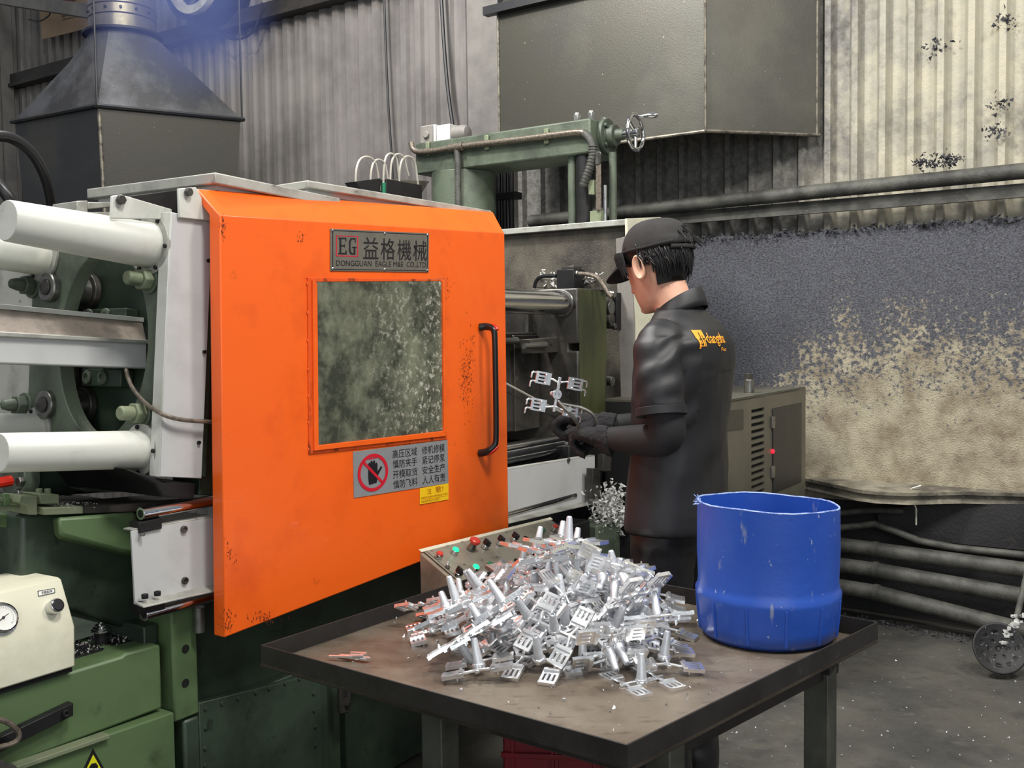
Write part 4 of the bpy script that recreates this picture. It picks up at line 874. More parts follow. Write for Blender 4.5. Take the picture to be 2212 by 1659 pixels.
part(gg, 'dial_face', lambda b: b.cyl(gc + V((0, 0, .0092)), gc + V((0, 0, .0098)), gr_ - .004, n=36), 'paper', 0, fg)
def ticks(b):
    for k in range(28):
        a = math.radians(-45 + k * 10); d = V((math.cos(a), math.sin(a), 0)); t = V((-d.y, d.x, 0)) * .0003
        r0 = .0195 if k % 5 else .0175; o = gc + V((0, 0, .010)); b.prism([o + d * r0 - t, o + d * .0225 - t, o + d * .0225 + t, o + d * r0 + t], (0, 0, .0001))
part(gg, 'dial_marks', ticks, 'ink', 0, fg)
def needle(b):
    o = gc + V((0, 0, .0108)); d = V((math.cos(.45), math.sin(.45), 0)); t = V((-d.y, d.x, 0)); b.prism([o - d * .012 - t * .0012, o + d * .014 - t * .0004, o + d * .014 + t * .0004, o - d * .012 + t * .0012], (0, 0, .0005)); b.cyl(o, o + V((0, 0, .001)), .003, n=14)
part(gg, 'needle', needle, 'ink', 0, fg)
for a in (-12, 108, 228):
    a = math.radians(a); p = gc + V((math.cos(a), math.sin(a), 0)) * (gr_ + .001) + V((0, 0, .004)); part(gg, 'screw', lambda b: b.ball(p, .003, 5), 'chrome', 0, fg)

# ------------------------------------------------------------------ console
co = mthing('control_console', 'soiled beige control console with sloped button panel behind the castings', 'console', (.98, -.12, .62))
kBL, kBR = m_(906, 1190, -.055), m_(1190, 1120, -.055); kFL, kFR = m_(988, 1264, -.192), m_(1272, 1181, -.192)
kFL.x = kBL.x + .002; kFR.x = max(kFR.x, kBR.x)
zlo = .60
part(co, 'housing', lambda b: b.loft([[(kBL.x, kBL.y, zlo), (kBL.x, kFL.y, zlo), kFL + V((0, 0, -.004)), kBL + V((0, 0, -.004))], [(kBR.x, kBR.y, zlo), (kFR.x, kFR.y, zlo), kFR + V((0, 0, -.004)), kBR + V((0, 0, -.004))]]), 'console', .004)
fx = (kBR - kBL).normalized(); fz = fx.cross(kFL - kBL).normalized(); fz = fz if fz.z > 0 else -fz; fy = fz.cross(fx)
R3 = MF.M.to_3x3(); fk = Fr(MF.w(kFL), R3 @ fx, R3 @ fy, R3 @ fz)
cq = [fk.loc(MF.w(p)) for p in (kBL, kBR, kFR, kFL)]
ins = lambda i, k: cq[i] + ((cq[0] + cq[1] + cq[2] + cq[3]) / 4 - cq[i]).normalized() * k
cp = part(co, 'panel', lambda b: b.prism([ins(i, .012) for i in range(4)], (0, 0, .0022)), 'panel', .0006, fk, 0)
part(co, 'top_trim', lambda b: b.prism([cq[0] + V((0, .004, 0)), cq[1] + V((0, .004, 0)), cq[1] + V((0, -.008, 0)), cq[0] + V((0, -.008, 0))], (0, 0, .003)), 'cream', .001, fk)
def ink_frame(b):
    for i in range(4):
        j = (i + 1) % 4; p, q_ = ins(i, .02), ins(j, .02); d = (q_ - p).normalized(); t = V((-d.y, d.x, 0)) * .0009
        b.prism([p - t + V((0, 0, .0023)), q_ - t + V((0, 0, .0023)), q_ + t + V((0, 0, .0023)), p + t + V((0, 0, .0023))], (0, 0, .0002))
part(cp, 'border_line', ink_frame, 'ink', 0, fk, 0)
def kp(px, py, z=.003): p = fk.on(px, py, 'z', z); p.z = .0022; return p
def button(px, py, mat, kind):
    p = kp(px, py + 5, .012); z = V((0, 0, 1))
    if kind == 'push':
        o = part(co, 'push_button', lambda b: b.lathe(p, z, [(.0118, 0), (.0118, .012), (.0105, .014), (.0105, .010), (.01, .010)], 22), 'chrome', .0004, fk)
        part(o, 'button_cap', lambda b: b.lathe(p + z * .009, z, [(.0102, 0), (.0102, .007), (.008, .010), (.003, .011)], 20), mat, 0, fk)
    elif kind == 'stop':
        o = part(co, 'emergency_stop', lambda b: b.lathe(p, z, [(.0135, 0), (.0135, .008), (.011, .012), (.0105, .024)], 24), 'steel', .0004, fk)
        part(o, 'mushroom_head', lambda b: b.lathe(p + z * .022, z, [(.011, 0), (.0165, .006), (.0165, .013), (.013, .016), (.002, .017)], 24), 'btn_red', 0, fk, label='red mushroom head')
    elif kind == 'sel':
        o = part(co, 'selector_switch', lambda b: b.lathe(p, z, [(.0118, 0), (.0118, .010), (.0105, .012)], 22), 'chrome', .0004, fk)
        part(o, 'selector_knob', lambda b: b.loft([[p + V((x, y, .011)) for x, y in ((-.005, -.012), (.005, -.012), (.0085, -.003), (.0085, .004), (.004, .012), (-.004, .012), (-.0085, .004), (-.0085, -.003))], [p + V((x, y, .027)) for x, y in ((-.003, -.012), (.003, -.012), (.0035, -.003), (.0035, .004), (.003, .012), (-.003, .012), (-.0035, .004), (-.0035, -.003))]]), 'plastic_black', .0008, fk)
    elif kind == 'hole': part(co, 'dark_hole_disc', lambda b: b.cyl(p, p + z * .0012, .0105, n=22), 'void', 0, fk)  # black disc, the darkness of an empty hole put in as colour
    elif kind == 'key':
        o = part(co, 'key_switch', lambda b: b.lathe(p, z, [(.007, 0), (.007, .006), (.003, .007)], 16), 'steel', .0003, fk)
        part(o, 'toggle_lever', lambda b: b.cyl(p, p + V((.006, .010, .014)), .0018, .0026, n=8), 'chrome', 0, fk)
for px, py, mt, kd in ((949, 1194, 'btn_red', 'push'), (983, 1185, 'btn_lit', 'push'), (1020, 1176, '', 'stop'), (1050, 1172, '', 'sel'), (1081, 1164, '', 'sel'), (1112, 1157, '', 'sel'), (1140, 1152, '', 'hole'), (1171, 1142, 'btn_green', 'push'), (1199, 1135, 'btn_red', 'push'),
    (969, 1216, '', 'key'), (991, 1233, '', 'sel'), (1027, 1222, 'btn_lit', 'push'), (1058, 1217, 'btn_green', 'push'), (1092, 1209, '', 'hole'), (1120, 1201, '', 'hole'), (1150, 1189, 'btn_green', 'push'), (1196, 1177, '', 'sel'), (1238, 1170, 'plastic_black', 'push')):
    button(px, py, mt, kd)
for px, py, s_ in ((933, 1190, '停'), (968, 1179, '开'), (998, 1170, '急停'), (1094, 1150, '自动'), (1155, 1138, '开'), (1183, 1129, '停'), (1003, 1219, '润滑'), (1042, 1209, '泵'), (1073, 1203, '开模'), (1157, 1180, '锁模')):
    c0_ = kp(px, py, .003); hw = .006 * len(s_); P = [c0_ + V((x, y, .0026 - .0022)) for x, y in ((-hw / 2, .003), (hw / 2, .003), (hw / 2, -.003), (-hw / 2, -.003))]
    print_on('lettering', s_, [fk.w(p) for p in P], M['ink'], cp, .001, .0004)
# ------------------------------------------------------------------ fixed platen with die and tie bars
fp_ = mthing('fixed_platen', 'olive steel platen with die block and chrome tie bars behind the worker', 'machine', (1.9, .5, .6))
A_ = 1.84
def a_(px, py, a=A_): return MF.on(px, py, 'x', a)
zt_ = a_(1247, 622).z; zn = a_(1240, 745).z; zs = a_(1240, 758).z
def fplat(b):
    P = [(.12, zt_), (.12, zn + .006), (.165, zn + .006), (.165, zs), (.12, zs), (.12, 1.02), (.15, .97), (.9, .97), (.9, zt_)]
    b.prism([(A_, y, z) for y, z in P], (.235, 0, 0))
part(fp_, 'platen_face', fplat, 'steel_dark', .006)
part(fp_, 'painted_side', lambda b: b.prism([(A_ + .012, .1185, zt_ - .004), (A_ + .232, .1185, zt_ - .008), (A_ + .232, .1185, 1.30), (A_ + .216, .1185, 1.27), (A_ + .222, .1185, 1.08), (A_ + .18, .1185, 1.03), (A_ + .012, .1185, 1.03)], (0, .002, 0)), 'olive', .0005)
part(fp_, 'base', bx(1.80, 2.2, .14, .9, .60, .97), 'black_metal', .006)
for py_, pz_, rr in ((655, None, .047), (975, None, .047)):
    c = a_(1216, 655) if py_ == 655 else a_(1205, 962)
    part(fp_, 'tie_bar', lambda b: b.cyl((.35, c.y, c.z), (A_ - .002, c.y, c.z), .046, n=32), 'chrome', .002)
    part(fp_, 'bar_collar', lambda b: b.lathe((A_ - .012, c.y, c.z), (1, 0, 0), [(.05, 0), (.053, .004), (.053, .012)], 32), 'steel', .001)
c = a_(1150, 940); part(fp_, 'tie_bar', lambda b: b.cyl((.35, .62, c.z + .01), (A_, .62, c.z + .01), .045, n=24), 'chrome')
c = a_(1100, 640); part(fp_, 'tie_bar', lambda b: b.cyl((.5, .74, 1.53), (A_, .74, 1.53), .046, n=24), 'chrome')
p = a_(1241, 662); part(fp_, 'socket_hole', lambda b: b.box(A_ - .0015, A_, p.y - .006, p.y + .006, p.z - .006, p.z + .006), 'void', 0)
yd = a_(1160, 760).y; ztop = a_(1158, 718).z
die = mthing('die_block', 'dark oily die block with ejector pins bolted on the platen', 'die', (1.7, .5, 1.05))
part(die, 'die_half', bx(1.60, A_ - .003, yd, yd + .32, 1.03, ztop), 'steel_dark', .005)
part(die, 'die_plate', bx(1.66, A_ - .004, yd - .012, yd + .30, 1.03, ztop - .01), 'steel_dark', .003)
part(die, 'die_insert', bx(1.53, 1.60, yd + .04, yd + .28, 1.06, ztop - .03), 'black_metal', .004)
part(die, 'guide_strip', bx(A_ - .03, A_ - .002, yd + .02, yd + .035, ztop, ztop + .10), 'steel', .001)
q = [m_(px, py, .21) for px, py in ((1146, 733), (1206, 729), (1206, 761), (1150, 764))]
ej = part(die, 'slide_block', lambda b: b.prism(q, (0, .05, 0)), 'steel_dark', .002)
p0, p1 = m_(1132, 748, .205), m_(1178, 745, .205); part(ej, 'slide_pin', lambda b: b.tube([p0, p1], [.010, .012, .010, .013], 14), 'steel', 0)
p = m_(1190, 745, .2095); part(ej, 'pin_hole', lambda b: b.cyl(p, p + V((0, .001, 0)), .006, n=14), 'void', 0)
p0, p1 = m_(1206, 745, .24), m_(1220, 745, .24); part(ej, 'stub', lambda b: b.cyl(p0, p1, .012, n=16), 'steel', .001)
p0, p1 = m_(1085, 737, .25), m_(1116, 736, .25); part(die, 'ejector_pin', lambda b: b.tube([p0, p1], [.011, .013, .011, .014], 14), 'steel', 0)
# valve block with hoses on top of the platen
vb = mthing('valve_block', 'oily valve block with two bent hoses on top of the platen', 'valve', MF.on(1222, 615, 'x', 1.93))
v0, v1 = MF.on(1202, 583, 'x', 1.93), MF.on(1240, 618, 'x', 1.93)
part(vb, 'block', bx(1.93, 2.02, v1.y, v0.y, zt_, v0.z), 'black_metal', .003)
part(vb, 'block_cap', bx(1.935, 2.0, v1.y + .004, v0.y - .02, v0.z, v0.z + .014), 'steel_dark', .002)
part(vb, 'hose', lambda b: b.tube([MF.on(px, py, 'x', 1.95) for px, py in ((1240, 592), (1262, 591), (1290, 597), (1302, 615), (1312, 632), (1322, 642))], .009, 10, 2), 'braid', 0)
part(vb, 'hose', lambda b: b.tube([MF.on(px, py, 'x', 1.95) for px, py in ((1202, 596), (1170, 596), (1158, 605), (1154, 622))], .008, 10, 2), 'rubber', 0)
part(vb, 'fitting', lambda b: b.cyl(MF.on(1238, 592, 'x', 1.95), MF.on(1250, 591, 'x', 1.95), .013, n=6), 'steel', .001)
part(vb, 'manifold', lambda b: b.loft([[MF.on(x, y, 'x', 2.02) for x, y in ((1160, 600), (1300, 606), (1312, 628), (1156, 622))], [MF.on(x, y, 'x', 2.10) for x, y in ((1160, 600), (1300, 606), (1312, 628), (1156, 622))]]), 'sooty', .003)
flakes('metal_flash', lambda: tuple(MF.on(random.uniform(1160, 1305), random.uniform(592, 622), 'x', 2.02)), 90, .012, M['dross'], 'thin silvery flash scraps caught around the valve block hoses', 'scrap', MF, (.02, .02, .01))
# fittings behind the platen's right edge
fit = mthing('pipe_fitting', 'grey pipe fittings sticking out beyond the olive platen', 'fitting', MF.on(1320, 690, 'x', 2.12))
for (x0_, y0_), (x1_, y1_), r, mt in (((1308, 633), (1328, 636), .014, 'steel'), ((1306, 664), (1322, 664), .030, 'steel'), ((1306, 690), (1322, 690), .026, 'steel_dark'), ((1304, 704), (1330, 704), .012, 'steel'), ((1300, 821), (1324, 824), .020, 'steel')):
    part(fit, 'fitting', lambda b: b.cyl(MF.on(x0_, y0_, 'x', 2.12), MF.on(x1_, y1_, 'x', 2.12), r, n=16), mt, .001)
part(fit, 'back_plate', lambda b: b.prism([MF.on(x, y, 'x', 2.15) for x, y in ((1322, 632), (1332, 632), (1332, 712), (1322, 712))], (.05, 0, 0)), 'black_metal', .002)
# ------------------------------------------------------------------ furnace
fu = mthing('melting_furnace', 'tall sooty holding furnace box with a pale top lip behind the platen', 'furnace', (2.6, .5, 0))
part(fu, 'casing', bx(2.30, 2.72, .135, 1.0, .0, 1.862), 'sooty', .004)
part(fu, 'top_lip', bx(2.265, 2.74, .115, 1.02, 1.862, 1.888), 'white_worn', .003)
part(fu, 'lower_wall', bx(2.24, 2.30, .10, .6, .0, .85), 'black_metal', .004)
q = [MF.on(px, py, 'x', 2.19) for px, py in ((1330, 516), (1358, 509), (1370, 700), (1369, 892), (1342, 890), (1336, 720))]
b = B(MF); b.prism(q, (.012, 0, 0)); b.out('grey_flat_bar', M['column'], bevel=.002, label='tall bent grey steel strip beside the worker, front of the furnace', cat='strip')
q = [m_(px, py, .10) for px, py in ((1355, 472), (1428, 469), (1440, 900), (1366, 905))]
b = B(MF); b.prism(q, (0, .012, 0)); b.out('pale_board', M['cream'], bevel=.001, label='pale cream insulation board standing behind the worker and the furnace', cat='board', smooth=0)
# aluminium dross heap and block by the worker's side
hp0 = m_(1322, 1140, .02)
ab = mthing('drip_block', 'dark green grey block under the heap of aluminium dross', 'block', V((hp0.x, .06, 0)))
q = [m_(px, py, .0) for px, py in ((1290, 1135), (1352, 1140), (1352, 1300), (1290, 1300))]
part(ab, 'block', lambda b: b.box(q[0].x, q[0].x + .19, 0, .1, 0, q[0].z), 'green_grey', .01)
flakes('dross_heap', lambda: tuple(m_(1322 + random.gauss(0, 17), 1045 + 95 * math.sqrt(random.random()), random.uniform(-.0, .08))), 1300, .015, M['dross'], 'glittering heap of aluminium dross beside the worker at waist height', 'dross', MF, (.02, .01, .015))
part(ab, 'upright', lambda b: b.prism([m_(px, py, .03) for px, py in ((1281, 1012), (1297, 1012), (1297, 1075), (1281, 1078))], (0, .03, 0)), 'steel_dark', .002)
part(ab, 'upright', lambda b: b.prism([m_(px, py, .06) for px, py in ((1305, 982), (1322, 978), (1320, 1018), (1304, 1018))], (0, .03, 0)), 'steel_dark', .002)
part(ab, 'riser', lambda b: b.box(q[0].x - .30, q[0].x, .03, .12, 0, q[0].z + .02), 'black_metal', .006)
cc = thing('cable_bundle', 'two bright green cables tied together beside the worker\'s belly', 'cable', MF.w(m_(1345, 1050, .10)))
for o in (0, 10):
    part(cc, 'cable', lambda b: b.tube([m_(px + o, py, .10) for px, py in ((1318, 940), (1332, 975), (1342, 1005), (1352, 1040), (1356, 1090), (1350, 1150))], .009, 10, 2), 'wire_green', 0)
part(cc, 'tie', lambda b: b.tube([m_(px, py, .085) for px, py in ((1334, 997), (1346, 993), (1358, 988))], .006, 8), 'paper', 0)
# ------------------------------------------------------------------ injection unit with handwheel
iu = mthing('injection_frame', 'dark green overhead beam on a thick round post, with chrome handwheel', 'machine', (2.62, 1.0, 0))
bz1, bz0 = 2.39, 2.233
part(iu, 'beam', bx(2.5, 2.76, .427, 1.46, bz0, bz1), 'green_grey', .008)
part(iu, 'post', lambda b: b.cyl((2.63, 1.25, 0), (2.63, 1.25, bz0), .165, n=36), 'green_grey', .004)
for y, r, mt in ((.555, .020, 'green_grey'), (.49, .038, 'black_metal')):
    part(iu, 'guide_rod', lambda b: b.cyl((2.55, y, 1.888), (2.55, y, bz0), r, n=20), mt, .001)
part(iu, 'guide_rod', lambda b: b.cyl((2.52, .365, 1.888), (2.52, .365, 2.08), .010, n=16), 'chrome', 0)
part(iu, 'guide_rod', lambda b: b.cyl((2.57, .35, 1.888), (2.57, .35, bz0), .018, n=16), 'green_grey', 0)
fl = (2.64, .427, 2.325)
part(iu, 'flange', lambda b: b.lathe(fl, (0, -1, 0), [(.082, 0), (.082, .022), (.05, .024), (.05, .06), (.03, .062), (.024, .10)], 32), 'green_grey', .002)
for k in range(4):
    a = math.pi / 4 + k * math.pi / 2; p = V(fl) + V((.062 * math.cos(a), -.022, .062 * math.sin(a))); part(iu, 'flange_bolt', lambda b: b.cyl(p, p + V((0, -.014, 0)), .010, n=14), 'green_grey', .001)
hw = thing('handwheel', 'small shiny chrome handwheel on the end of the green beam', 'handwheel', MF.w((2.64, .27, 2.33)), MROT)
hcn = V((2.635, .265, 2.325)); Rw = .080
def wheel(b):
    n = 40; pts = [hcn + V((Rw * math.cos(2 * math.pi * i / n), 0, Rw * math.sin(2 * math.pi * i / n))) for i in range(n)]
    rings = []
    for i in range(n):
        d = (pts[i] - hcn).normalized(); r = .0095 * (1 + .12 * math.cos(10 * math.pi * 2 * i / n))
        rings.append([pts[i] + d * r * math.cos(2 * math.pi * j / 10) + V((0, r * math.sin(2 * math.pi * j / 10), 0)) for j in range(10)])
    b.loft(rings + [rings[0]], cap=False)
part(hw, 'rim', wheel, 'chrome', 0, smooth=60)
part(hw, 'hub', lambda b: b.lathe(hcn + V((0, .07, 0)), (0, -1, 0), [(.016, 0), (.016, .05), (.024, .055), (.024, .085), (.016, .09)], 20), 'chrome', .001)
for k in range(3):
    a = .5 + k * 2.094; d = V((math.cos(a), 0, math.sin(a))); part(hw, 'spoke', lambda b: b.tube([hcn + d * .018, hcn + d * Rw], [.010, .007], 8), 'chrome', 0)
d = V((math.cos(1.25), 0, math.sin(1.25))); g0 = hcn + d * Rw
part(hw, 'crank_grip', lambda b: b.lathe(g0, (.25, -1, 0), [(.006, 0), (.007, .02), (.012, .05), (.014, .075), (.010, .092), (.003, .096)], 16), 'chrome', 0, smooth=60)
for px, y_ in ((1223, .53), (1265, .455)):
    p = V((2.56, y_, bz1)); n_ = part(iu, 'cap_nut', lambda b: b.hexnut(p, (0, 0, 1), .020, .036), 'steel', .002); part(n_, 'nut_crown', lambda b: b.lathe(p + V((0, 0, .036)), (0, 0, 1), [(.017, 0), (.015, .008), (.004, .012)], 16), 'steel', 0)
p = V((2.70, .46, bz1)); part(iu, 'cap_nut', lambda b: b.hexnut(p, (0, 0, 1), .018, .036), 'steel', .002)
cp_ = [MF.on(px, py, 'x', 2.478) for px, py in ((888, 308), (891, 322), (902, 329), (940, 326), (985, 317), (1120, 302), (1245, 285), (1262, 287), (1274, 298), (1281, 316), (1281, 335), (1276, 358), (1268, 380), (1260, 402))]
part(iu, 'conduit', lambda b: b.tube(cp_[:8], .015, 12, 2), 'braid', 0)
part(iu, 'flexible_conduit', lambda b: b.tube([x for i, x in enumerate(cp_[7:])], .018, 12, 2), 'pipe', 0)
sp_ = cp_[9:]
for k in range(26):
    u = k / 25 * (len(sp_) - 1); i = min(int(u), len(sp_) - 2); p = sp_[i].lerp(sp_[i + 1], u - i); d = (sp_[i + 1] - sp_[i]).normalized()
    part(iu, 'conduit_ring', lambda b: b.cyl(p - d * .0022, p + d * .0022, .0215, n=10), 'pipe', 0) if k % 2 == 0 else None
part(iu, 'conduit_tee', lambda b: b.tube([MF.on(px, py, 'x', 2.474) for px, py in ((972, 320), (1000, 316))], .021, 12), 'braid', .001)
part(iu, 'drop_pipe', lambda b: b.tube([MF.on(px, py, 'x', 2.474) for px, py in ((987, 322), (989, 346), (990, 460))], .016, 12), 'pipe', 0)
for px, py in ((924, 322), (1051, 308), (1180, 294)):
    p = MF.on(px, py, 'x', 2.49); part(iu, 'pipe_clip', lambda b: b.box(2.485, 2.5, p.y - .012, p.y + .012, p.z - .035, p.z + .035), 'green_light', .003)
# feeler strip and scale plate below the flange
q = [MF.on(px, py, 'x', 2.47) for px, py in ((1286, 328), (1297, 328), (1297, 353), (1286, 356))]
part(iu, 'scale_bracket', lambda b: b.prism(q, (.01, 0, 0)), 'steel', .001)
q = [MF.on(px, py, 'x', 2.475) for px, py in ((1287, 356), (1297, 353), (1298, 452), (1287, 455))]
part(iu, 'scale_strip', lambda b: b.prism(q, (.008, 0, 0)), 'braid', .001)
for pts in ([(1270, 389), (1283, 388), (1284, 420), (1271, 420)], [(1274, 456), (1298, 454), (1298, 482), (1274, 484)]):
    q = [MF.on(px, py, 'x', 2.485) for px, py in pts]; part(iu, 'switch_box', lambda b: b.prism(q, (.03, 0, 0)), 'green_light', .002)
mo = mthing('valve_motor', 'grey square valve with rounded motor on top of the green beam', 'motor', MF.w((2.6, 1.33, bz1)) - MF.w((0, 0, 0)) if 0 else V((2.6, 1.33, bz1)))
p0, p1 = MF.on(908, 300, 'x', 2.56), MF.on(940, 268, 'x', 2.56)
part(mo, 'valve_body', bx(2.56, 2.64, p1.y, p0.y, bz1, p1.z), 'grey_paint', .004)
part(mo, 'cover_plate', bx(2.552, 2.56, p1.y + .012, p0.y - .006, bz1 + .01, p1.z - .004), 'column', .002)
p = V((2.551, (p0.y + p1.y) / 2, (bz1 + p1.z) / 2)); part(mo, 'knob', lambda b: b.cyl(p, p + V((-.012, 0, 0)), .018, n=20), 'column', .003)
part(mo, 'second_block', bx(2.57, 2.66, p1.y - .085, p1.y, bz1, p1.z - .006), 'grey_paint', .003)
part(mo, 'motor_end', lambda b: b.lathe((2.62, p1.y - .085, bz1 + .045), (0, -1, 0), [(.043, 0), (.043, .06), (.034, .08), (.01, .086)], 24), 'column', 0)
# vertical conduits with a clamp bar behind the beam
vc = mthing('conduit_bundle', 'three dark vertical conduits held by a short clamp bar', 'pipe', (2.95, 1.25, 0))
for px in (1077, 1090, 1104):
    p = MF.on(px, 430, 'x', 2.9); part(vc, 'conduit', lambda b: b.cyl((2.9, p.y, 1.5), (2.9, p.y, 2.36), .016, n=12), 'black_metal', 0)
p0, p1 = MF.on(1064, 418, 'x', 2.87), MF.on(1112, 428, 'x', 2.87); part(vc, 'clamp_bar', bx(2.87, 2.94, p1.y, p0.y, p1.z, p0.z), 'black_metal', .002)
# coil of thin bent tubes and small tray on the roof slab
tb = mthing('tube_holder', 'small dark steel tray with thin bent pale tubes standing in it on the white roof', 'tubes', m_(830, 425, .45))
for k, (x0_, x1_, yt, yb0, yb1) in enumerate(((768, 818, 337, 402, 412), (800, 838, 343, 402, 405), (828, 862, 330, 408, 415), (843, 880, 331, 404, 380), (862, 902, 336, 410, 425))):
    xm = (x0_ + x1_) / 2
    part(tb, 'bent_tube', lambda b: b.tube([m_(px, py, .46) for px, py in ((x0_, yb0), (x0_ + 1, yt + 28), (x0_ + (xm - x0_) * .35, yt + 6), (xm, yt), (x1_ - (x1_ - xm) * .35, yt + 8), (x1_ - 2, yt + 32), (x1_ + 3, yb1))], .0036, 8, 2), 'pale_wire', 0)
q = [m_(px, py, .44) for px, py in ((768, 392), (822, 385), (822, 420), (780, 410))]
part(tb, 'tray_side', lambda b: b.prism(q, (0, .05, 0)), 'black_metal', .001)
q = [m_(px, py, .46) for px, py in ((832, 386), (928, 391), (905, 428), (836, 424))]
part(tb, 'tray_side', lambda b: b.prism(q, (0, .01, 0)), 'steel', .001)
part(tb, 'foot', bx(q[0].x, q[1].x - .05, .455, .52, q[0].z - .14, q[0].z), 'black_metal', .002)
p0, p1 = m_(829, 395, .435), m_(829, 418, .435); part(tb, 'valve_tip', lambda b: b.cyl(p0, p1, .007, n=10), 'btn_green', .001)

# ------------------------------------------------------------------ stainless cabinet with louvres
P0 = EYE + ray(1575, 865) * (3.9 / ray(1575, 865).y)
cbx = thing('control_cabinet', 'sooty stainless cabinet with louvre slots, behind the blue bin', 'cabinet', (P0.x, P0.y, 0), MROT)
KF = Fr((P0.x, P0.y, 0), U, MB)
zt_ = P0.z; ln = KF.on(1740, 845, 'y', 0).x
xa = -.12
# front sheet with real slots: built from strips round the slots
sl0, sl1 = KF.on(1623, 900, 'y', 0).x, KF.on(1651, 900, 'y', 0).x
zs = []
for k in range(13):
    py = 886 + k * 14.75; zs.append((KF.on(1637, py + 4, 'y', 0).z, KF.on(1637, py - 3.5, 'y', 0).z))
part(cbx, 'body', lambda b: b.box(xa, ln, .012, .49, .0, zt_ - .012), 'void', 0, KF)
def front(b):
    b.box(xa, sl0, 0, .012, 0, zt_); b.box(sl1, ln, 0, .012, 0, zt_)
    edges = [zt_] + [z for lo, hi in zs for z in (hi, lo)] + [0]
    for i in range(0, len(edges), 2): b.box(sl0, sl1, 0, .012, edges[i + 1], edges[i])
part(cbx, 'louvred_front', front, 'stainless', 0, KF, 0)
part(cbx, 'end_panel', bx(ln - .003, ln + .002, 0, .50, 0, zt_), 'stainless', .001, KF)
part(cbx, 'top', bx(xa, ln, 0, .50, zt_ - .012, zt_), 'stainless', .002, KF)
d0, d1 = KF.on(1668, 880, 'y', 0), KF.on(1729, 1040, 'y', 0)
cd = part(cbx, 'door', bx(d0.x, d1.x, -.006, 0, d1.z, KF.on(1700, 876, 'y', 0).z), 'cab_black', .002, KF)
for py in (912, 1019):
    p = KF.on(1667, py, 'y', 0); h = part(cd, 'hinge', lambda b: b.box(p.x - .018, p.x + .018, -.010, 0, p.z - .026, p.z + .026), 'steel', .002, KF)
p = KF.on(1668, 975, 'y', 0); part(cbx, 'pilot_lamp', lambda b: b.lathe(p, (0, -1, 0), [(.010, 0), (.010, .005), (.006, .009), (.001, .010)], 16), 'lamp_red', 0, KF, label='glowing red pilot lamp')
for k in range(9):
    px = 1675 + k * 6.6; lo, hi = KF.on(px, 1085, 'y', 0), KF.on(px, 1049 - k * 1.1, 'y', 0); part(cbx, 'vent_slot', lambda b: b.box(lo.x - .0045, lo.x + .0045, -.001, 0, .86, hi.z), 'void', 0, KF)
q = [KF.on(px, py, 'y', -.001) for px, py in ((1540, 890), (1605, 884), (1605, 926), (1540, 935))]
part(cbx, 'cover_plate', lambda b: b.prism(q, (0, -.003, 0)), 'hood', .001, KF)
p = KF.on(1618, 838, 'z', zt_) if 0 else V((KF.on(1618, 848, 'y', .10).x, .10, zt_))
sk = thing('socket_tool', 'steel socket with square drive standing on the stainless cabinet', 'tool', KF.w(p), MROT)
part(sk, 'barrel', lambda b: b.cyl(p, p + V((0, 0, .058)), .0225, n=24), 'steel', .002, KF)
part(sk, 'hex_head', lambda b: b.cyl(p + V((0, 0, .058)), p + V((0, 0, .084)), .019, n=6), 'steel_dark', .001, KF)
b = B(KF); b.tube([(xa + .1, .38, zt_ + .01), (.2, .36, zt_ + .011), (.5, .34, zt_ + .011), (ln - .1, .42, zt_ + .013)], .010, 8, 2); b.out('black_cord', M['rubber'], label='black cord lying along the stainless cabinet top', cat='cord')

# ------------------------------------------------------------------ work table
ZT, ZLIP = .712, .752
tA, tB, tC, tD = [EYE + ray(px, py) * ((.75 - EYE.z) / ray(px, py).z) for px, py in ((563, 1395), (1355, 1612), (1897, 1345), (1137, 1210))]
tA, tB, tC, tD = [V((p.x, p.y, 0)) for p in (tA, tB, tC, tD)]
tcn = (tA + tB + tC + tD) / 4
tab = thing('work_table', 'worn dark steel tray table holding the castings and the blue bin', 'table', (tcn.x, tcn.y, 0))
crn = [tA, tB, tC, tD]
def at(p, z): return V((p.x, p.y, z))
def inset(p, k): return p + (tcn - p).normalized() * k
part(tab, 'tray', lambda b: b.loft([[at(p, ZT - .006) for p in crn], [at(p, ZT) for p in crn]]), 'table_top', 0, WORLD, 0)
for i in range(4):
    j = (i + 1) % 4; a0, a1 = crn[i], crn[j]; i0, i1 = inset(a0, .005), inset(a1, .005)
    part(tab, 'tray_lip', lambda b: b.loft([[at(a0, ZT - .008), at(a1, ZT - .008), at(i1, ZT - .008), at(i0, ZT - .008)], [at(a0, ZLIP), at(a1, ZLIP), at(i1, ZLIP), at(i0, ZLIP)]]), 'table_dark', .0012, WORLD, 0)
fr_ = [inset(p, .09) for p in crn]
for i in range(4):
    j = (i + 1) % 4; a0, a1 = fr_[i], fr_[j]; i0, i1 = inset(a0, .04), inset(a1, .04)
    za = ZT - (.022 if i in (0, 3) else .075)
    part(tab, 'apron', lambda b: b.loft([[at(a0, za), at(a1, za), at(i1, za), at(i0, za)], [at(a0, ZT - .007), at(a1, ZT - .007), at(i1, ZT - .007), at(i0, ZT - .007)]]), 'table_dark', .001, WORLD, 0)
ab_, ad_ = (tB - tA).normalized(), (tD - tA).normalized()
for (x, y) in ((-.16, 2.045), (.26, 1.725), (.685, 2.20), (.06, 2.72)):
    o = V((x, y, 0)); h = .028
    part(tab, 'leg', lambda b: b.loft([[o + ab_ * sx * h + ad_ * sy * h + V((0, 0, z)) for sx, sy in ((-1, -1), (1, -1), (1, 1), (-1, 1))] for z in (0, ZT - .008)]), 'table_leg', .003, WORLD)
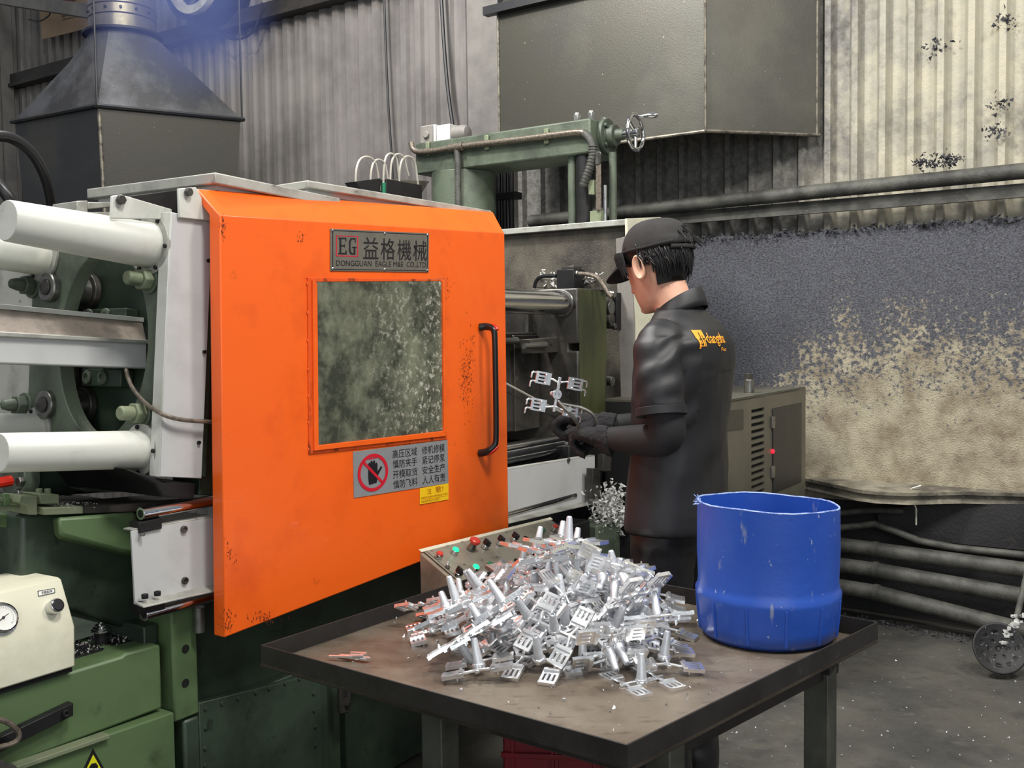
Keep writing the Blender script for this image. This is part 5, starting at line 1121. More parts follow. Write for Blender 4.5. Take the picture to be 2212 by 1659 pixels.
g = tC * .86 + tB * .14 + (tcn - tC).normalized() * .05
part(tab, 'gusset', lambda b: b.loft([[at(g, ZT - .05), at(g + (tB - tC).normalized() * -.05, ZT - .03), at(g + (tB - tC).normalized() * -.05, ZT - .008), at(g, ZT - .008)], [at(g + V((-.03, .03, 0)), ZT - .05), at(g + V((-.03, .03, 0)) + (tB - tC).normalized() * -.05, ZT - .03), at(g + V((-.03, .03, 0)) + (tB - tC).normalized() * -.05, ZT - .008), at(g + V((-.03, .03, 0)), ZT - .008)]]), 'table_dark', 0, WORLD)

# ------------------------------------------------------------------ blue bin
bc = V((.585, 2.275, ZT))
bin_ = thing('blue_bin', 'blue plastic drum cut open as a bin, standing on the steel table', 'bin', bc)
def bin_body(b):
    n = 64
    prof_ = [(.128, 0), (.146, .004), (.156, .016), (.1585, .04), (.1615, .075), (.164, .098), (.1645, .108), (.160, .116), (.158, .13), (.158, .2), (.1575, .26), (.157, .305)]
    def rg(r, z, top=False):
        out = []
        for i in range(n):
            a = 2 * math.pi * i / n; k = 1 + (.020 * math.cos(2 * (a - 2.6)) if z > .13 else 0) * min(1, (z - .1) / .1)
            zz = z + (.006 * math.cos(a - 3.6) + .0012 * math.sin(5 * a) if top else 0)
            out.append(bc + V((r * k * math.cos(a), r * k * math.sin(a), zz)))
        return out
    outer = [rg(r, z, z == .305) for r, z in prof_]
    inner = [rg(r - .004, z, z == .305) for r, z in reversed(prof_[2:])]
    b.loft(outer + inner + [rg(.12, .012)])
part(bin_, 'body', bin_body, 'blue', 0, WORLD, 40)
for k in range(12):
    a = math.radians(-150 + k * 30); d = V((math.cos(a), math.sin(a), 0)); part(bin_, 'rib', lambda b: b.tube([bc + d * .1555 + V((0, 0, .016)), bc + d * .1605 + V((0, 0, .06)), bc + d * .163 + V((0, 0, .097))], .0035, 6), 'blue', 0, WORLD)
def rim_edge(b):
    n = 64; pts = []
    for i in range(n + 1):
        a = 2 * math.pi * i / n; k = 1 + .020 * math.cos(2 * (a - 2.6)); pts.append(bc + V((.155 * k * math.cos(a), .155 * k * math.sin(a), .3055 + .006 * math.cos(a - 3.6) + .0012 * math.sin(5 * a) + random.uniform(-.0006, .0006))))
    b.tube(pts, .0024, 6)
part(bin_, 'cut_rim', rim_edge, 'blue_rim', 0, WORLD, label='pale rough cut rim')
def burr(b):
    for k in range(16):
        a = 2.9 + random.gauss(0, .12); p = bc + V((.155 * math.cos(a), .155 * math.sin(a), .306)); q_ = p + V((random.uniform(-.018, .004), random.uniform(-.01, .01), random.uniform(-.008, .014))); b.tube([p, q_], [.0025, .0008], 5)
part(bin_, 'burr', burr, 'blue_rim', 0, WORLD, kind='stuff')

# ------------------------------------------------------------------ ladle on the floor
la = thing('skimmer_ladle', 'perforated round skimmer ladle crusted with aluminium, on the floor at right', 'ladle', (1.96, 3.98, 0))
lc = EYE + ray(2157, 1402) * (3.97 / ray(2157, 1402).y)
hn = EYE + ray(2196, 1335) * (4.02 / ray(2196, 1335).y); he = EYE + ray(2262, 1050) * (4.45 / ray(2262, 1050).y)
ln_ = (V((0, 0, 0)) - V((.15, .85, -.45))).normalized(); lx, ly = B.basis(ln_)
LF = Fr(lc, lx, ly, ln_)
def perforated(b):
    R_, n = .104, 48; cells = {}
    rs = [0.0001] + [.104 * k / 13 for k in range(1, 14)]
    holes = [(0.035 * math.cos(a), 0.035 * math.sin(a)) for a in (0, 1.05, 2.1, 3.14, 4.2, 5.24)] + [(.07 * math.cos(a), .07 * math.sin(a)) for a in [k * 2 * math.pi / 11 for k in range(11)]] + [(0, 0)]
    V1 = [[(r * math.cos(2 * math.pi * i / n), r * math.sin(2 * math.pi * i / n), .02 * (r / R_) ** 2) for i in range(n)] for r in rs]
    T = [b.vs(r) for r in V1]
    for k in range(len(rs) - 1):
        for i in range(n):
            j = (i + 1) % n; c = [(V1[k][i][t] + V1[k][j][t] + V1[k + 1][i][t] + V1[k + 1][j][t]) / 4 for t in (0, 1)]
            if any((c[0] - h[0]) ** 2 + (c[1] - h[1]) ** 2 < .0058 ** 2 for h in holes): continue
            b.face((T[k][i], T[k][j], T[k + 1][j], T[k + 1][i]))
o = part(la, 'disc', perforated, 'black_metal', 0, LF, 60); o.modifiers.new('thickness', 'SOLIDIFY').thickness = .004
part(la, 'handle', lambda b: b.tube([hn, hn.lerp(he, .5), he], .0125, 10), 'pipe', 0, WORLD)
def crust(b):
    for k in range(46):
        p = hn + (lc - hn) * random.uniform(-.1, .9) + V((random.gauss(0, .012), random.gauss(0, .01), random.gauss(0, .012))); b.ball(p + ln_ * .006, random.uniform(.004, .016), 3, (random.uniform(.6, 1.3), .5, random.uniform(.6, 1.3)))
part(la, 'metal_crust', crust, 'dross', 0, WORLD, 0, kind='stuff')
def spatter(b):
    for k in range(60):
        a, r = random.uniform(0, 6.28), .1 * math.sqrt(random.random()); p = LF.w((r * math.cos(a), r * math.sin(a), .02 * (r / .104) ** 2 + .002)); b.ball(p, random.uniform(.001, .004), 3)
part(la, 'spatter', spatter, 'dross', 0, WORLD, 0, kind='stuff')

# ------------------------------------------------------------------ red crate under the table
cr0 = EYE + ray(1086, 1582) * (2.34 / ray(1086, 1582).y); cw = .235
crt = thing('red_crate', 'dark red plastic crate standing in shadow under the steel table', 'crate', (cr0.x + .11, cr0.y + .15, 0), -.12)
CFm = Fr((cr0.x, cr0.y, 0), (math.cos(-.12), math.sin(-.12), 0), (-math.sin(-.12), math.cos(-.12), 0))
zc = cr0.z + .012
for nm, a in (('side_wall', (0, cw, 0, .006)), ('side_wall', (0, cw, .28, .286)), ('side_wall', (0, .006, 0, .286)), ('side_wall', (cw - .006, cw, 0, .286))):
    part(crt, nm, lambda b: b.box(a[0], a[1], a[2], a[3], .0, zc), 'crate', .002, CFm)
part(crt, 'floor_panel', bx(0, cw, 0, .286, 0, .008), 'crate', .001, CFm)
for x in (.02, .115, .125, .215): part(crt, 'rib', bx(x, x + .008, -.007, 0, .0, zc - .01), 'crate', .001, CFm)
for z in (zc - .012, zc - .07): part(crt, 'rail', bx(-.004, cw + .004, -.010, 0, z, z + .012), 'crate', .001, CFm)
p = V((.185, -.012, zc - .035)); part(crt, 'hook', lambda b: b.tube([p + V((-.012, -.004, -.004)), p + V((0, -.006, .012)), p + V((.010, -.006, .004)), p + V((.004, -.006, -.012)), p + V((-.006, -.006, -.004)), p + V((.02, -.004, .014)), p + V((.034, -.002, .016))], .0022, 6, 2), 'btn_red', 0, CFm)
# chips on table and floor
def on_table():
    while 1:
        u, v = random.random(), random.random(); p = tA + (tB - tA) * u + (tD - tA) * v
        if random.random() < .35 + .6 * (u > .6 and v < .5): return (p.x, p.y, ZT + .0012)
flakes('metal_chips', on_table, 150, .0042, M['alu_matt'], 'small bright metal chips scattered on the steel table top', 'chips', WORLD, (0, 0, .0006))
flakes('metal_chips', lambda: tuple((EYE + ray(px, py) * (-EYE.z / ray(px, py).z)) for px, py in [(random.uniform(1500, 2260), random.uniform(1350, 1700))])[0], 330, .0055, M['alu_matt'], 'bright metal chips scattered across the dark floor', 'chips', WORLD, (.02, .02, .001))
flakes('metal_chips', lambda: tuple(EYE + ray(*q_) * (-EYE.z / ray(*q_).z) for q_ in [(random.uniform(1790, 2130), 0)])[0] if 0 else tuple(V((1.62, 4.78, .004)).lerp(V((2.12, 4.36, .004)), random.random())), 240, .012, M['soot'], 'dark sooty debris heaped along the floor edge by the pipes', 'debris', WORLD, (.03, .03, .006))
random.seed(21)
q = V((-.36, 2.12, ZT)); scr = thing('scrap_offcut', 'small silvery offcut lying alone at the table\'s far left corner', 'scrap', q)
for k in range(5):
    a = -.3 + random.uniform(-.3, .3); d = V((math.cos(a), math.sin(a), 0)) * random.uniform(.02, .045); o = q + V((random.uniform(-.02, .02), random.uniform(-.012, .012), .004 + k * .002)); part(scr, 'strip', lambda b: b.tube([o - d, o + d + V((0, 0, .004))], .0035, 5), 'alu', 0, WORLD)
PILE = [
 (170, 2287, 714, 330, 0, 1, 944),
 (143, 2085, 714, 626, 0, 0, 780),
 (111, 2302, 732, 678, -31, -77, -730),
 (151, 2395, 720, 733, -29, -27, -679),
 (264, 2259, 721, 905, 40, 20, 423),
 (167, 2335, 740, 582, -57, 55, 809),
 (-49, 2173, 714, 243, 1, 1, 970),
 (-48, 2312, 714, 996, 0, 0, -86),
 (-2, 2222, 724, 495, 3, 1, 869),
 (83, 2426, 734, 678, -110, -69, 723),
 (105, 2183, 730, 488, 29, 34, 872),
 (31, 2310, 741, 524, -97, -4, 846),
 (-60, 2252, 764, 208, -927, 225, -217),
 (223, 2142, 760, 97, -943, 155, 278),
 (252, 1962, 714, 524, 0, 0, 852),
 (150, 2272, 772, 978, 131, 148, 67),
 (-17, 2324, 777, 940, -337, -51, -10),
 (-192, 2288, 726, 632, -63, -77, 768),
 (206, 2266, 768, 124, -973, 44, 187),
 (32, 2137, 740, 391, 101, 97, -910),
 (-196, 2349, 760, 277, 913, -296, 54),
 (110, 2152, 775, 145, 48, 250, -956),
 (331, 2225, 732, 967, 27, 116, -224),
 (56, 2125, 770, 149, 74, 253, -953),
 (49, 2027, 740, 818, 98, -145, 548),
 (310, 2045, 735, 996, 40, 63, 37),
 (311, 2364, 765, 163, -448, -844, -245),
 (222, 2389, 764, 648, -275, -161, -692),
 (-45, 2151, 774, 275, -68, 934, 218),
 (-76, 2018, 731, 13, -81, 43, 996),
 (107, 2216, 812, 568, -72, 32, 820),
 (28, 2436, 735, 994, -69, -89, 17),
 (28, 2109, 807, 858, 314, -100, -394),
 (265, 2175, 761, 660, -90, 224, -711),
 (82, 2044, 798, 816, 296, -219, 445),
 (-43, 2482, 729, 977, -20, -100, -190),
 (-66, 2074, 793, 963, -96, -251, -7),
 (211, 2025, 772, 57, -130, 833, -534),
 (-121, 2063, 775, 254, -68, 957, -119),
 (189, 2001, 771, 487, 865, 102, 58),
 (-25, 2497, 766, 968, -66, -241, -18),
 (169, 2430, 761, 327, -6, 307, 893),
 (76, 2510, 767, 594, 801, -63, -46),
 (-23, 2090, 841, 721, -274, -143, 620),
 (89, 2603, 744, 488, 135, 229, 831),
 (-128, 2373, 766, 980, -122, -60, 146),
 (206, 2585, 727, 394, 44, 102, 912),
 (184, 2534, 757, 229, 101, 181, 951),
 (161, 2559, 770, 404, 73, 241, 880),
 (32, 2386, 797, 66, 959, 275, -8),
 (252, 2555, 761, 39, 286, -50, 956),
 (274, 2234, 781, 15, 177, 13, 984),
 (74, 2290, 825, 807, -91, 15, -583),
 (332, 2330, 782, 69, 111, -30, 991),
 (46, 2352, 840, 40, 253, -910, 327),
 (176, 2391, 812, 754, -51, 43, -654),
 (249, 2369, 813, 980, 4, 64, -189),
 (229, 2388, 826, 986, 3, 56, -157),
 (145, 2360, 844, 970, 98, -2, 224),
 (214, 2111, 783, 294, -88, 251, -918),
 (19, 2472, 821, 306, -9, 90, -948),
 (-96, 2202, 784, 629, 88, -222, -740),
 (98, 2287, 890, 134, 838, 527, -39),
 (102, 2331, 896, 99, 927, -321, 170),
 (216, 2490, 834, 45, 174, 974, -140),
 (262, 2535, 810, 154, 866, 473, -46),
 (8, 2604, 758, 942, 34, 320, -100),
 (134, 2509, 832, 977, -179, -98, 59),
 (-84, 2302, 816, 467, 298, -44, -831),
 (-76, 2274, 825, 333, -226, -198, 894),
 (-140, 2130, 802, 594, 38, -263, -759),
 (132, 2217, 832, 308, 334, -124, 882),
 (302, 2080, 806, 977, -207, -39, -31),
 (254, 2098, 851, 416, -342, 184, 822),
 (268, 2144, 846, 802, -435, -90, 398),
 (220, 2171, 866, 121, 110, -863, 478),
 (237, 2274, 854, 879, 51, -111, -460),
 (198, 2202, 873, 542, 812, 87, -200),
 (56, 2456, 874, 949, -38, 113, 293),
 (-126, 2140, 832, 983, -49, -146, 104),
 (152, 2464, 868, 971, -92, 102, 197),
 (113, 2425, 893, 929, -73, 112, 345),
 (128, 2298, 928, 333, 5, 37, 942),
]
# ------------------------------------------------------------------ die-cast parts: the pile on the table
random.seed(11)
CLX, CLY = .050, .040
def clip_bm(b, sx, sy):
    """one clip block at a corner of the casting: inner bar, ridge, four teeth with three slots between, outer bar, two pins"""
    cx, cy = sx * CLX, sy * CLY
    def bb(x0, x1, y0, y1, z0, z1): b.box(min(cx + sx * x0, cx + sx * x1), max(cx + sx * x0, cx + sx * x1), cy + y0, cy + y1, z0, z1)
    bb(-.023, -.005, -.018, .018, -.0035, .0045)
    bb(-.020, -.013, -.0165, .0165, .0045, .0085)
    for k in range(4): y = -.0155 + k * .0103; bb(-.005, .015, y - .0028, y + .0028, -.0035, .0040)
    bb(.015, .0225, -.018, .018, -.0035, .0050)
    bb(-.010, -.007, -.014, -.011, -.010, -.0035); bb(-.010, -.007, .011, .014, -.010, -.0035)
def runner_bm(b):
    b.loft([[(-.0045, -.052, -.002), (.0045, -.052, -.002), (.0045, .052, -.002), (-.0045, .052, -.002)], [(-.0028, -.052, .005), (.0028, -.052, .005), (.0028, .052, .005), (-.0028, .052, .005)]])
    for sx in (-1, 1):
        for sy in (-1, 1):
            P = [(0, sy * .036), (sx * .012, sy * .0385), (sx * .022, sy * .042), (sx * .030, sy * .041)]
            b.tube([(x, y, .0012) for x, y in P], [.0042, .0032, .0034, .0036], 6)
    b.lathe((0, 0, -.004), (0, 0, 1), [(.007, 0), (.0145, 0), (.0145, .008), (.012, .011), (.007, .011), (.007, 0)], 18, cap=False)
def sprue_bm(b):
    b.lathe((0, 0, .004), (0, 0, 1), [(.0118, 0), (.0105, .004), (.0068, .052), (.0052, .055), (.004, .0555), (.0035, .051)], 18)
def casting(label, group):
    t = thing('die_casting', label, 'casting', (0, 0, 0), 0, group)
    b = B(); runner_bm(b); b.out('runner', M['alu'], t, bevel=.0007, seg=1, smooth=40)
    b = B(); sprue_bm(b); b.out('sprue_cone', M['alu_matt'], t, smooth=50, label='satin grey sprue cone')
    for sx in (-1, 1):
        for sy in (-1, 1):
            b = B(); clip_bm(b, sx, sy); b.out('clip_block', M['alu'], t, smooth=0)
    return t
proto = casting('shiny slotted die casting among its many look-alikes inside the heap on the steel table', 'die castings heaped on the table')
proto.rotation_mode = 'QUATERNION'
for i, r in enumerate(PILE):      # x, y, z in millimetres, then the rotation quaternion in thousandths
    o = proto if i == 0 else dup(proto)
    o.location = [v / 1000 for v in r[:3]]; o.rotation_quaternion = Quaternion([v / 1000 for v in r[3:]]).normalized()

def seen_at(o): d = o.location - EYE; return V((CX + F * d.dot(RT) / d.dot(FW), CY - F * d.dot(UP) / d.dot(FW)))
heap = [o for o in bpy.data.objects if o.get('category') == 'casting']; taken = set()
for key, lab in ((lambda p: p.y, 'shiny die casting at the very top of the heap on the steel table'), (lambda p: p.x, 'leftmost die casting of the heap, at its foot by the table rim'),
        (lambda p: -p.x, 'rightmost die casting of the heap, nearest the blue bin'), (lambda p: -p.y, 'die casting lowest and nearest on the table, front edge of the heap'),
        (lambda p: p.x - p.y * .6, 'die casting at the heap\'s front left foot on the bare table'), (lambda p: -p.x - p.y * .8, 'die casting at the heap\'s front right foot on the bare table'),
        (lambda p: p.x + p.y * .9, 'die casting high on the heap\'s left slope by the console'), (lambda p: -p.x + p.y * .9, 'die casting high on the heap\'s right slope before the worker')):
    o = min((h for h in heap if h.name not in taken), key=lambda h: key(seen_at(h))); taken.add(o.name); o['label'] = lab

# ------------------------------------------------------------------ the worker
PO = V((.479, 2.87, 0)); pF, pL = V((-.829, .559, 0)).normalized(), V((-.559, -.829, 0)).normalized()
PF = Fr(PO, pF, pL)
man = thing('person', 'worker in black polo, cap and gloves holding a fresh casting at the open machine', 'person', PO, math.atan2(pF.y, pF.x))
def sring(c, hx, hy, z, n=28, e=2.4, tilt=0):
    out = []
    for i in range(n):
        a = 2 * math.pi * i / n; ca, sa = math.cos(a), math.sin(a)
        x = hx * math.copysign(abs(ca) ** (2 / e), ca); y = hy * math.copysign(abs(sa) ** (2 / e), sa)
        out.append((c[0] + x, c[1] + y, z + x * tilt))
    return out
def bake(o, voxel, smooth, fn=None):
    """fuse the lofts into one continuous skin"""
    r = o.modifiers.new('fuse', 'REMESH'); r.mode = 'VOXEL'; r.voxel_size = voxel
    s = o.modifiers.new('relax', 'SMOOTH'); s.factor = .5; s.iterations = smooth
    bpy.context.view_layer.update()
    me = bpy.data.meshes.new_from_object(o.evaluated_get(bpy.context.evaluated_depsgraph_get()))
    o.modifiers.clear(); old = o.data; mats = [m for m in old.materials]; o.data = me; me.name = o.name
    me.materials.clear(); [me.materials.append(m) for m in mats]
    if fn:
        for v in me.vertices: v.co = fn(v.co.copy(), v.normal.copy())
    me.shade_smooth(); return o
pt_ = math.radians(19)
HC = V((.066, 0, 1.598))
hF, hL = pF * math.cos(.26) - pL * math.sin(.26), pL * math.cos(.26) + pF * math.sin(.26)      # head turned a little to his right
HF = Fr(PF.w(HC), hF * math.cos(pt_) - V((0, 0, math.sin(pt_))), hL, hF * math.sin(pt_) + V((0, 0, math.cos(pt_))))
def hring(h, f, bk, w, n=32, e=2.1):
    out = []
    for i in range(n):
        a = 2 * math.pi * i / n; ca, sa = math.cos(a), math.sin(a)
        x = (f if ca > 0 else bk) * abs(ca) ** (2 / e) * (1 if ca > 0 else -1); y = w * math.copysign(abs(sa) ** (2 / e), sa); out.append((x, y, h))
    return out
ih = lambda p: PF.loc(HF.w(p))
HEAD = [(-.118, .066, -.030, .022), (-.110, .080, -.012, .036), (-.095, .087, .020, .047), (-.075, .090, .045, .055), (-.05, .092, .066, .063), (-.025, .093, .080, .069), (0, .091, .088, .072), (.025, .095, .094, .075), (.05, .096, .096, .075), (.08, .084, .086, .066), (.10, .062, .066, .050), (.113, .032, .036, .026), (.118, .006, .006, .005)]
def body(b):
    # torso and pelvis
    b.loft([sring((0, 0), .07, .13, .86), sring((0, 0), .105, .155, .92), sring((0, 0), .095, .145, 1.05), sring((-.01, 0), .10, .15, 1.2), sring((-.02, 0), .10, .165, 1.33), sring((-.02, 0), .085, .15, 1.40), sring((-.01, 0), .062, .09, 1.445), sring((.0, 0), .056, .058, 1.48)])
    b.tube([(-.008, 0, 1.42), (.004, 0, 1.47), (.022, 0, 1.52), (.045, 0, 1.575)], [.062, .056, .054, .056], 20)
    b.loft([[ih(p) for p in hring(h, f, bk, w)] for h, f, bk, w in HEAD])
    # nose, brow, lips, chin
    b.tube([ih((.088, 0, .012)), ih((.097, 0, -.018)), ih((.102, 0, -.034)), ih((.090, 0, -.044))], [.007, .010, .012, .008], 10)
    b.ball(ih((.086, 0, -.072)), .012, 5, (.9, 1.8, .5)); b.ball(ih((.078, 0, -.100)), .017, 5)
    for s in (-1, 1):
        # arm
        if s > 0: P = [(-.01, .165, 1.395), (-.035, .205, 1.28), (-.065, .212, 1.14), (-.02, .200, 1.122), (.06, .168, 1.113), (.15, .135, 1.108), (.20, .118, 1.103)]
        else: P = [(-.01, -.165, 1.395), (.0, -.205, 1.28), (.02, -.195, 1.15), (.08, -.15, 1.128), (.16, -.10, 1.125), (.25, -.045, 1.124), (.29, -.02, 1.122)]
        b.tube(P, [.052, .045, .041, .040, .036, .028, .027], 16, 1)
        # leg
        b.tube([(0, s * .085, .90), (.012, s * .088, .66), (.014, s * .088, .48), (-.01, s * .09, .28), (-.02, s * .09, .08)], [.082, .070, .050, .050, .036], 16, 1)
        b.tube([(-.05, s * .09, .045), (.05, s * .095, .042), (.15, s * .10, .035)], [.036, .038, .028], 12, 1)
bm_ = B(PF); body(bm_); bo = bake(bm_.out('body', M['skin'], man), .0065, 3)
# ears and eyes
for s in (-1, 1):
    def ear(b):
        c = V((-.004, s * .077, -.004))
        R_ = []
        for k, (rx, rz, y) in enumerate(((.010, .018, -.006), (.018, .032, .003), (.021, .036, .013), (.017, .031, .017), (.011, .021, .011), (.004, .010, .006))):
            R_.append([c + V((rx * math.cos(2 * math.pi * i / 20) - .004 * k * .5, s * y, rz * math.sin(2 * math.pi * i / 20) - (.004 if math.sin(2 * math.pi * i / 20) < 0 else 0))) for i in range(20)])
        b.loft(R_)
    b = B(HF); ear(b); b.out('ear', M['skin'], man, smooth=60)
    b = B(HF); b.ball((.0775, s * .031, .004), .0095, 8); e_ = b.out('eye', M['eye'], man, smooth=60)
    b = B(HF); b.ball((.0842, s * .032, .002), .0042, 5); b.out('iris', M['ink'], e_, smooth=60)
    b = B(HF); b.tube([(.090, s * .018, .022), (.092, s * .032, .027), (.084, s * .048, .022)], [.003, .004, .002], 6); b.out('eyebrow', M['hair'], man)
# hair: cap of hair plus locks
def hair(b):
    n = 40
    rings = []
    for h, f, bk, w in ((.014, .070, .108, .080), (.032, .096, .112, .084), (.055, .098, .113, .086), (.085, .078, .10, .076), (.108, .06, .07, .05)):
        rings.append(hring(h, f, bk, w, n))
    b.loft(rings)
    # back and side mass down to the nape
    for h0, h1, a0, a1 in ((.04, -.066, 118, 242),):
        R_ = []
        for k in range(8):
            t = k / 7; h = h0 + (h1 - h0) * t; o = []
            for i in range(26):
                a = math.radians(a0 + (a1 - a0) * i / 25); bk = .113 - .044 * t ** 1.6; w = .086 - .022 * t
                o.append((bk * math.cos(a), w * math.sin(a) * (1.02), h))
            R_.append(o + [(p[0] * .8, p[1] * .8, p[2]) for p in reversed(o)])
        b.loft(R_)
    rnd = random.Random(5)
    def lock(p0, p1, p2, r): b.tube([p0, (V(p0) + V(p1)) / 2 * 1.02, p1, p2], [r, r * 1.1, r * .8, r * .15], 5, 1)
    for k in range(420):
        a = math.radians(rnd.uniform(97, 263)); f = .113; w = .087
        h0 = rnd.uniform(.0, .06); ln = rnd.uniform(.03, .075); out_ = rnd.uniform(1.0, 1.10)
        c, s_ = math.cos(a), math.sin(a); hend = h0 - ln; sh = lambda h: 1 - .30 * max(0, (.01 - h) / .08) ** 1.3
        if abs(math.degrees(a) - 180) > 62 and hend < -.012: hend = rnd.uniform(-.02, .01)
        p = lambda h, k_, da: (f * math.cos(a + da) * sh(h) * k_, w * math.sin(a + da) * sh(h) * k_, h)
        da = rnd.uniform(-.10, .16)
        hend = max(hend, -.078)
        lock(p(h0, 1.0, 0), p((h0 + hend) / 2, out_, da * .5), p(hend, out_ * rnd.uniform(.97, 1.06), da), rnd.uniform(.0018, .0042))
    for s_ in (-1, 1):                                  # sideburns and fringe in front of the ears
        for k in range(120):
            x = rnd.uniform(.036, .090); y = s_ * (.0885 * math.sqrt(max(.02, 1 - (x / .110) ** 2)) + .004); h0 = .056 + .34 * max(0, x - .03); l_ = rnd.uniform(.040, .064) * (1.25 if x < .062 else .75)
            lock((x, y, h0), (x + rnd.uniform(-.004, .006), y * 1.03, h0 - l_ * .6), (x + rnd.uniform(-.006, .010), y * 1.0, h0 - l_), rnd.uniform(.0018, .0036))
    for k in range(26):                                 # tuft through the cap's rear opening
        a = math.radians(rnd.uniform(158, 202)); p0 = (-.10, .05 * math.sin(a) * 2, .055 + rnd.uniform(-.02, .02)); d = V((-rnd.uniform(.012, .03), rnd.uniform(-.02, .02), rnd.uniform(-.02, .02)))
        lock(p0, V(p0) + d, V(p0) + d * 1.5 + V((0, 0, -.02)), rnd.uniform(.003, .005))
b = B(HF); hair(b); b.out('hair', M['hair'], man, smooth=60)
# cap
KC = V((HC.x - .004, 0, 1.640)); ct = math.radians(5)
KF_ = Fr(PF.w(KC), hF * math.cos(ct) - V((0, 0, math.sin(ct))), hL, hF * math.sin(ct) + V((0, 0, math.cos(ct))))
cw_, cf_ = .0905, .1135
def dome(b):
    rings = []; n = 48
    for k in range(13):
        t = k / 12; r = math.cos(t * math.pi / 2) ** .62 if t < 1 else .02; z = .098 * math.sin(t * math.pi / 2) ** 1.05
        o = []
        for i in range(n):
            a = 2 * math.pi * i / n; seam = 1 - .010 * max(0, math.cos(6 * a)) ** 12
            zz = z
            o.append((cf_ * r * math.cos(a) * seam, cw_ * r * math.sin(a) * seam, zz + (.018 * max(0, math.cos(a + math.pi) - .25) * (1 - t) if k < 3 else 0)))
        rings.append(o)
    b.loft(rings, cap=False)
b = B(KF_); dome(b); cap_o = b.out('cap', M['cap'], man, smooth=60); cap_o.modifiers.new('thickness', 'SOLIDIFY').thickness = .003
b = B(KF_); b.tube([(cf_ * 1.012 * math.cos(a), cw_ * 1.012 * math.sin(a), .008 + .018 * max(0, -math.cos(a) - .25)) for a in [math.radians(d) for d in range(-150, 151, 10)]], .0045, 6); b.out('sweatband', M['cap'], cap_o, smooth=60)
b = B(KF_); b.ball((0, 0, .098), .006, 5, (1, 1, .5)); b.out('button', M['cap'], cap_o)
def brim(b):
    g = []
    for i in range(25):
        u = -1 + 2 * i / 24; a = math.radians(62 * u); row = []
        for k in range(9):
            v = k / 8; ext = .082 * (1 - abs(u) ** 2.6) * v
            x = cf_ * math.cos(a) + ext; y = cw_ * math.sin(a) * (1 - .05 * v)
            row.append((x, y, .004 - .80 * ext - .016 * u * u * v - .004 * u * u))
        g.append(b.vs(row))
    for r0, r1 in zip(g, g[1:]):
        for k in range(8): b.face((r0[k], r0[k + 1], r1[k + 1], r1[k]))
b = B(KF_); brim(b); br_ = b.out('brim', M['cap'], cap_o, smooth=60); br_.modifiers.new('thickness', 'SOLIDIFY').thickness = .004
# rear opening strap
b = B(KF_); b.tube([(cf_ * 1.0 * math.cos(a), cw_ * 1.0 * math.sin(a), .004) for a in [math.radians(d) for d in range(145, 216, 7)]], .006, 6); b.out('strap', M['cap'], cap_o, smooth=60)
# polo shirt
def shirt(b):
    T = [(.845, .0, .134, .196), (.87, .0, .136, .197), (.95, 0, .129, .188), (1.05, -.002, .122, .180), (1.15, -.008, .121, .182), (1.25, -.016, .124, .190), (1.33, -.024, .124, .196), (1.38, -.027, .115, .190), (1.415, -.025, .100, .165), (1.445, -.018, .083, .125), (1.468, -.010, .070, .090), (1.485, -.002, .062, .068)]
    b.loft([sring((c, 0), hf, hl, z, 36, 2.35) for z, c, hf, hl in T])
    for s in (-1, 1):
        P = [(-.02, s * .13, 1.395), (-.022, s * .175, 1.375), (-.036, s * .205, 1.30), (-.050, s * .218, 1.20)] if s > 0 else [(-.02, -.13, 1.395), (-.015, -.175, 1.375), (-.005, -.205, 1.30), (.006, -.212, 1.20)]
        b.tube(P, [.066, .068, .068, .067], 22, 1)
sb = B(PF); shirt(sb)
def folds(co, n):
    q = co
    a = .0045 * noise.noise(V((q.x * 9, q.y * 9, q.z * 5))) + .0022 * noise.noise(V((q.x * 22, q.y * 22, q.z * 14 + 3)))
    if q.y > .12 and 1.15 < q.z < 1.40:                                       # sleeve creases
        a += .0055 * math.sin((q.z * 70 + q.x * 60 + 4 * noise.noise(q * 8))) * (.5 + .5 * noise.noise(q * 6))
    if q.x < 0 and .9 < q.z < 1.3: a += .004 * math.sin(q.z * 34 + q.y * 26 + 3 * noise.noise(q * 5)) * max(0, noise.noise(q * 4 + V((5, 0, 0))) + .2)
    return co + n * a
so = bake(sb.out('polo_shirt', M['shirt'], man), .008, 6, folds)
b = B(PF)
for s, c, d in ((1, (-.050, .218, 1.205), (-.014, .013, -.10)),):
    d = V(d).normalized(); c = V(c); b.lathe(c - d * .006, d, [(.0665, 0), (.0695, .002), (.0695, .022), (.066, .024), (.052, .020)], 32)
b.out('sleeve_cuff', M['shirt'], so, smooth=50)
def collar(b):
    n = 40; R_ = []
    for r, dz, dr in ((.060, .010, 0), (.0625, .022, .0), (.066, .024, 0), (.072, .014, 0), (.079, -.006, 0), (.083, -.020, 0)):
        o = []
        for i in range(n):
            a = math.radians(18) + (2 * math.pi - math.radians(36)) * i / (n - 1)
            ca = math.cos(a); o.append((.004 + r * ca * 1.03 - .006, r * math.sin(a) * 1.05, 1.474 - .036 * ca + dz * (1 + .2 * -ca)))
        R_.append(o)
    b.loft(R_, cap=False, close=False)
b = B(PF); collar(b); co_ = b.out('collar', M['shirt'], so, smooth=60); co_.modifiers.new('thickness', 'SOLIDIFY').thickness = .0025
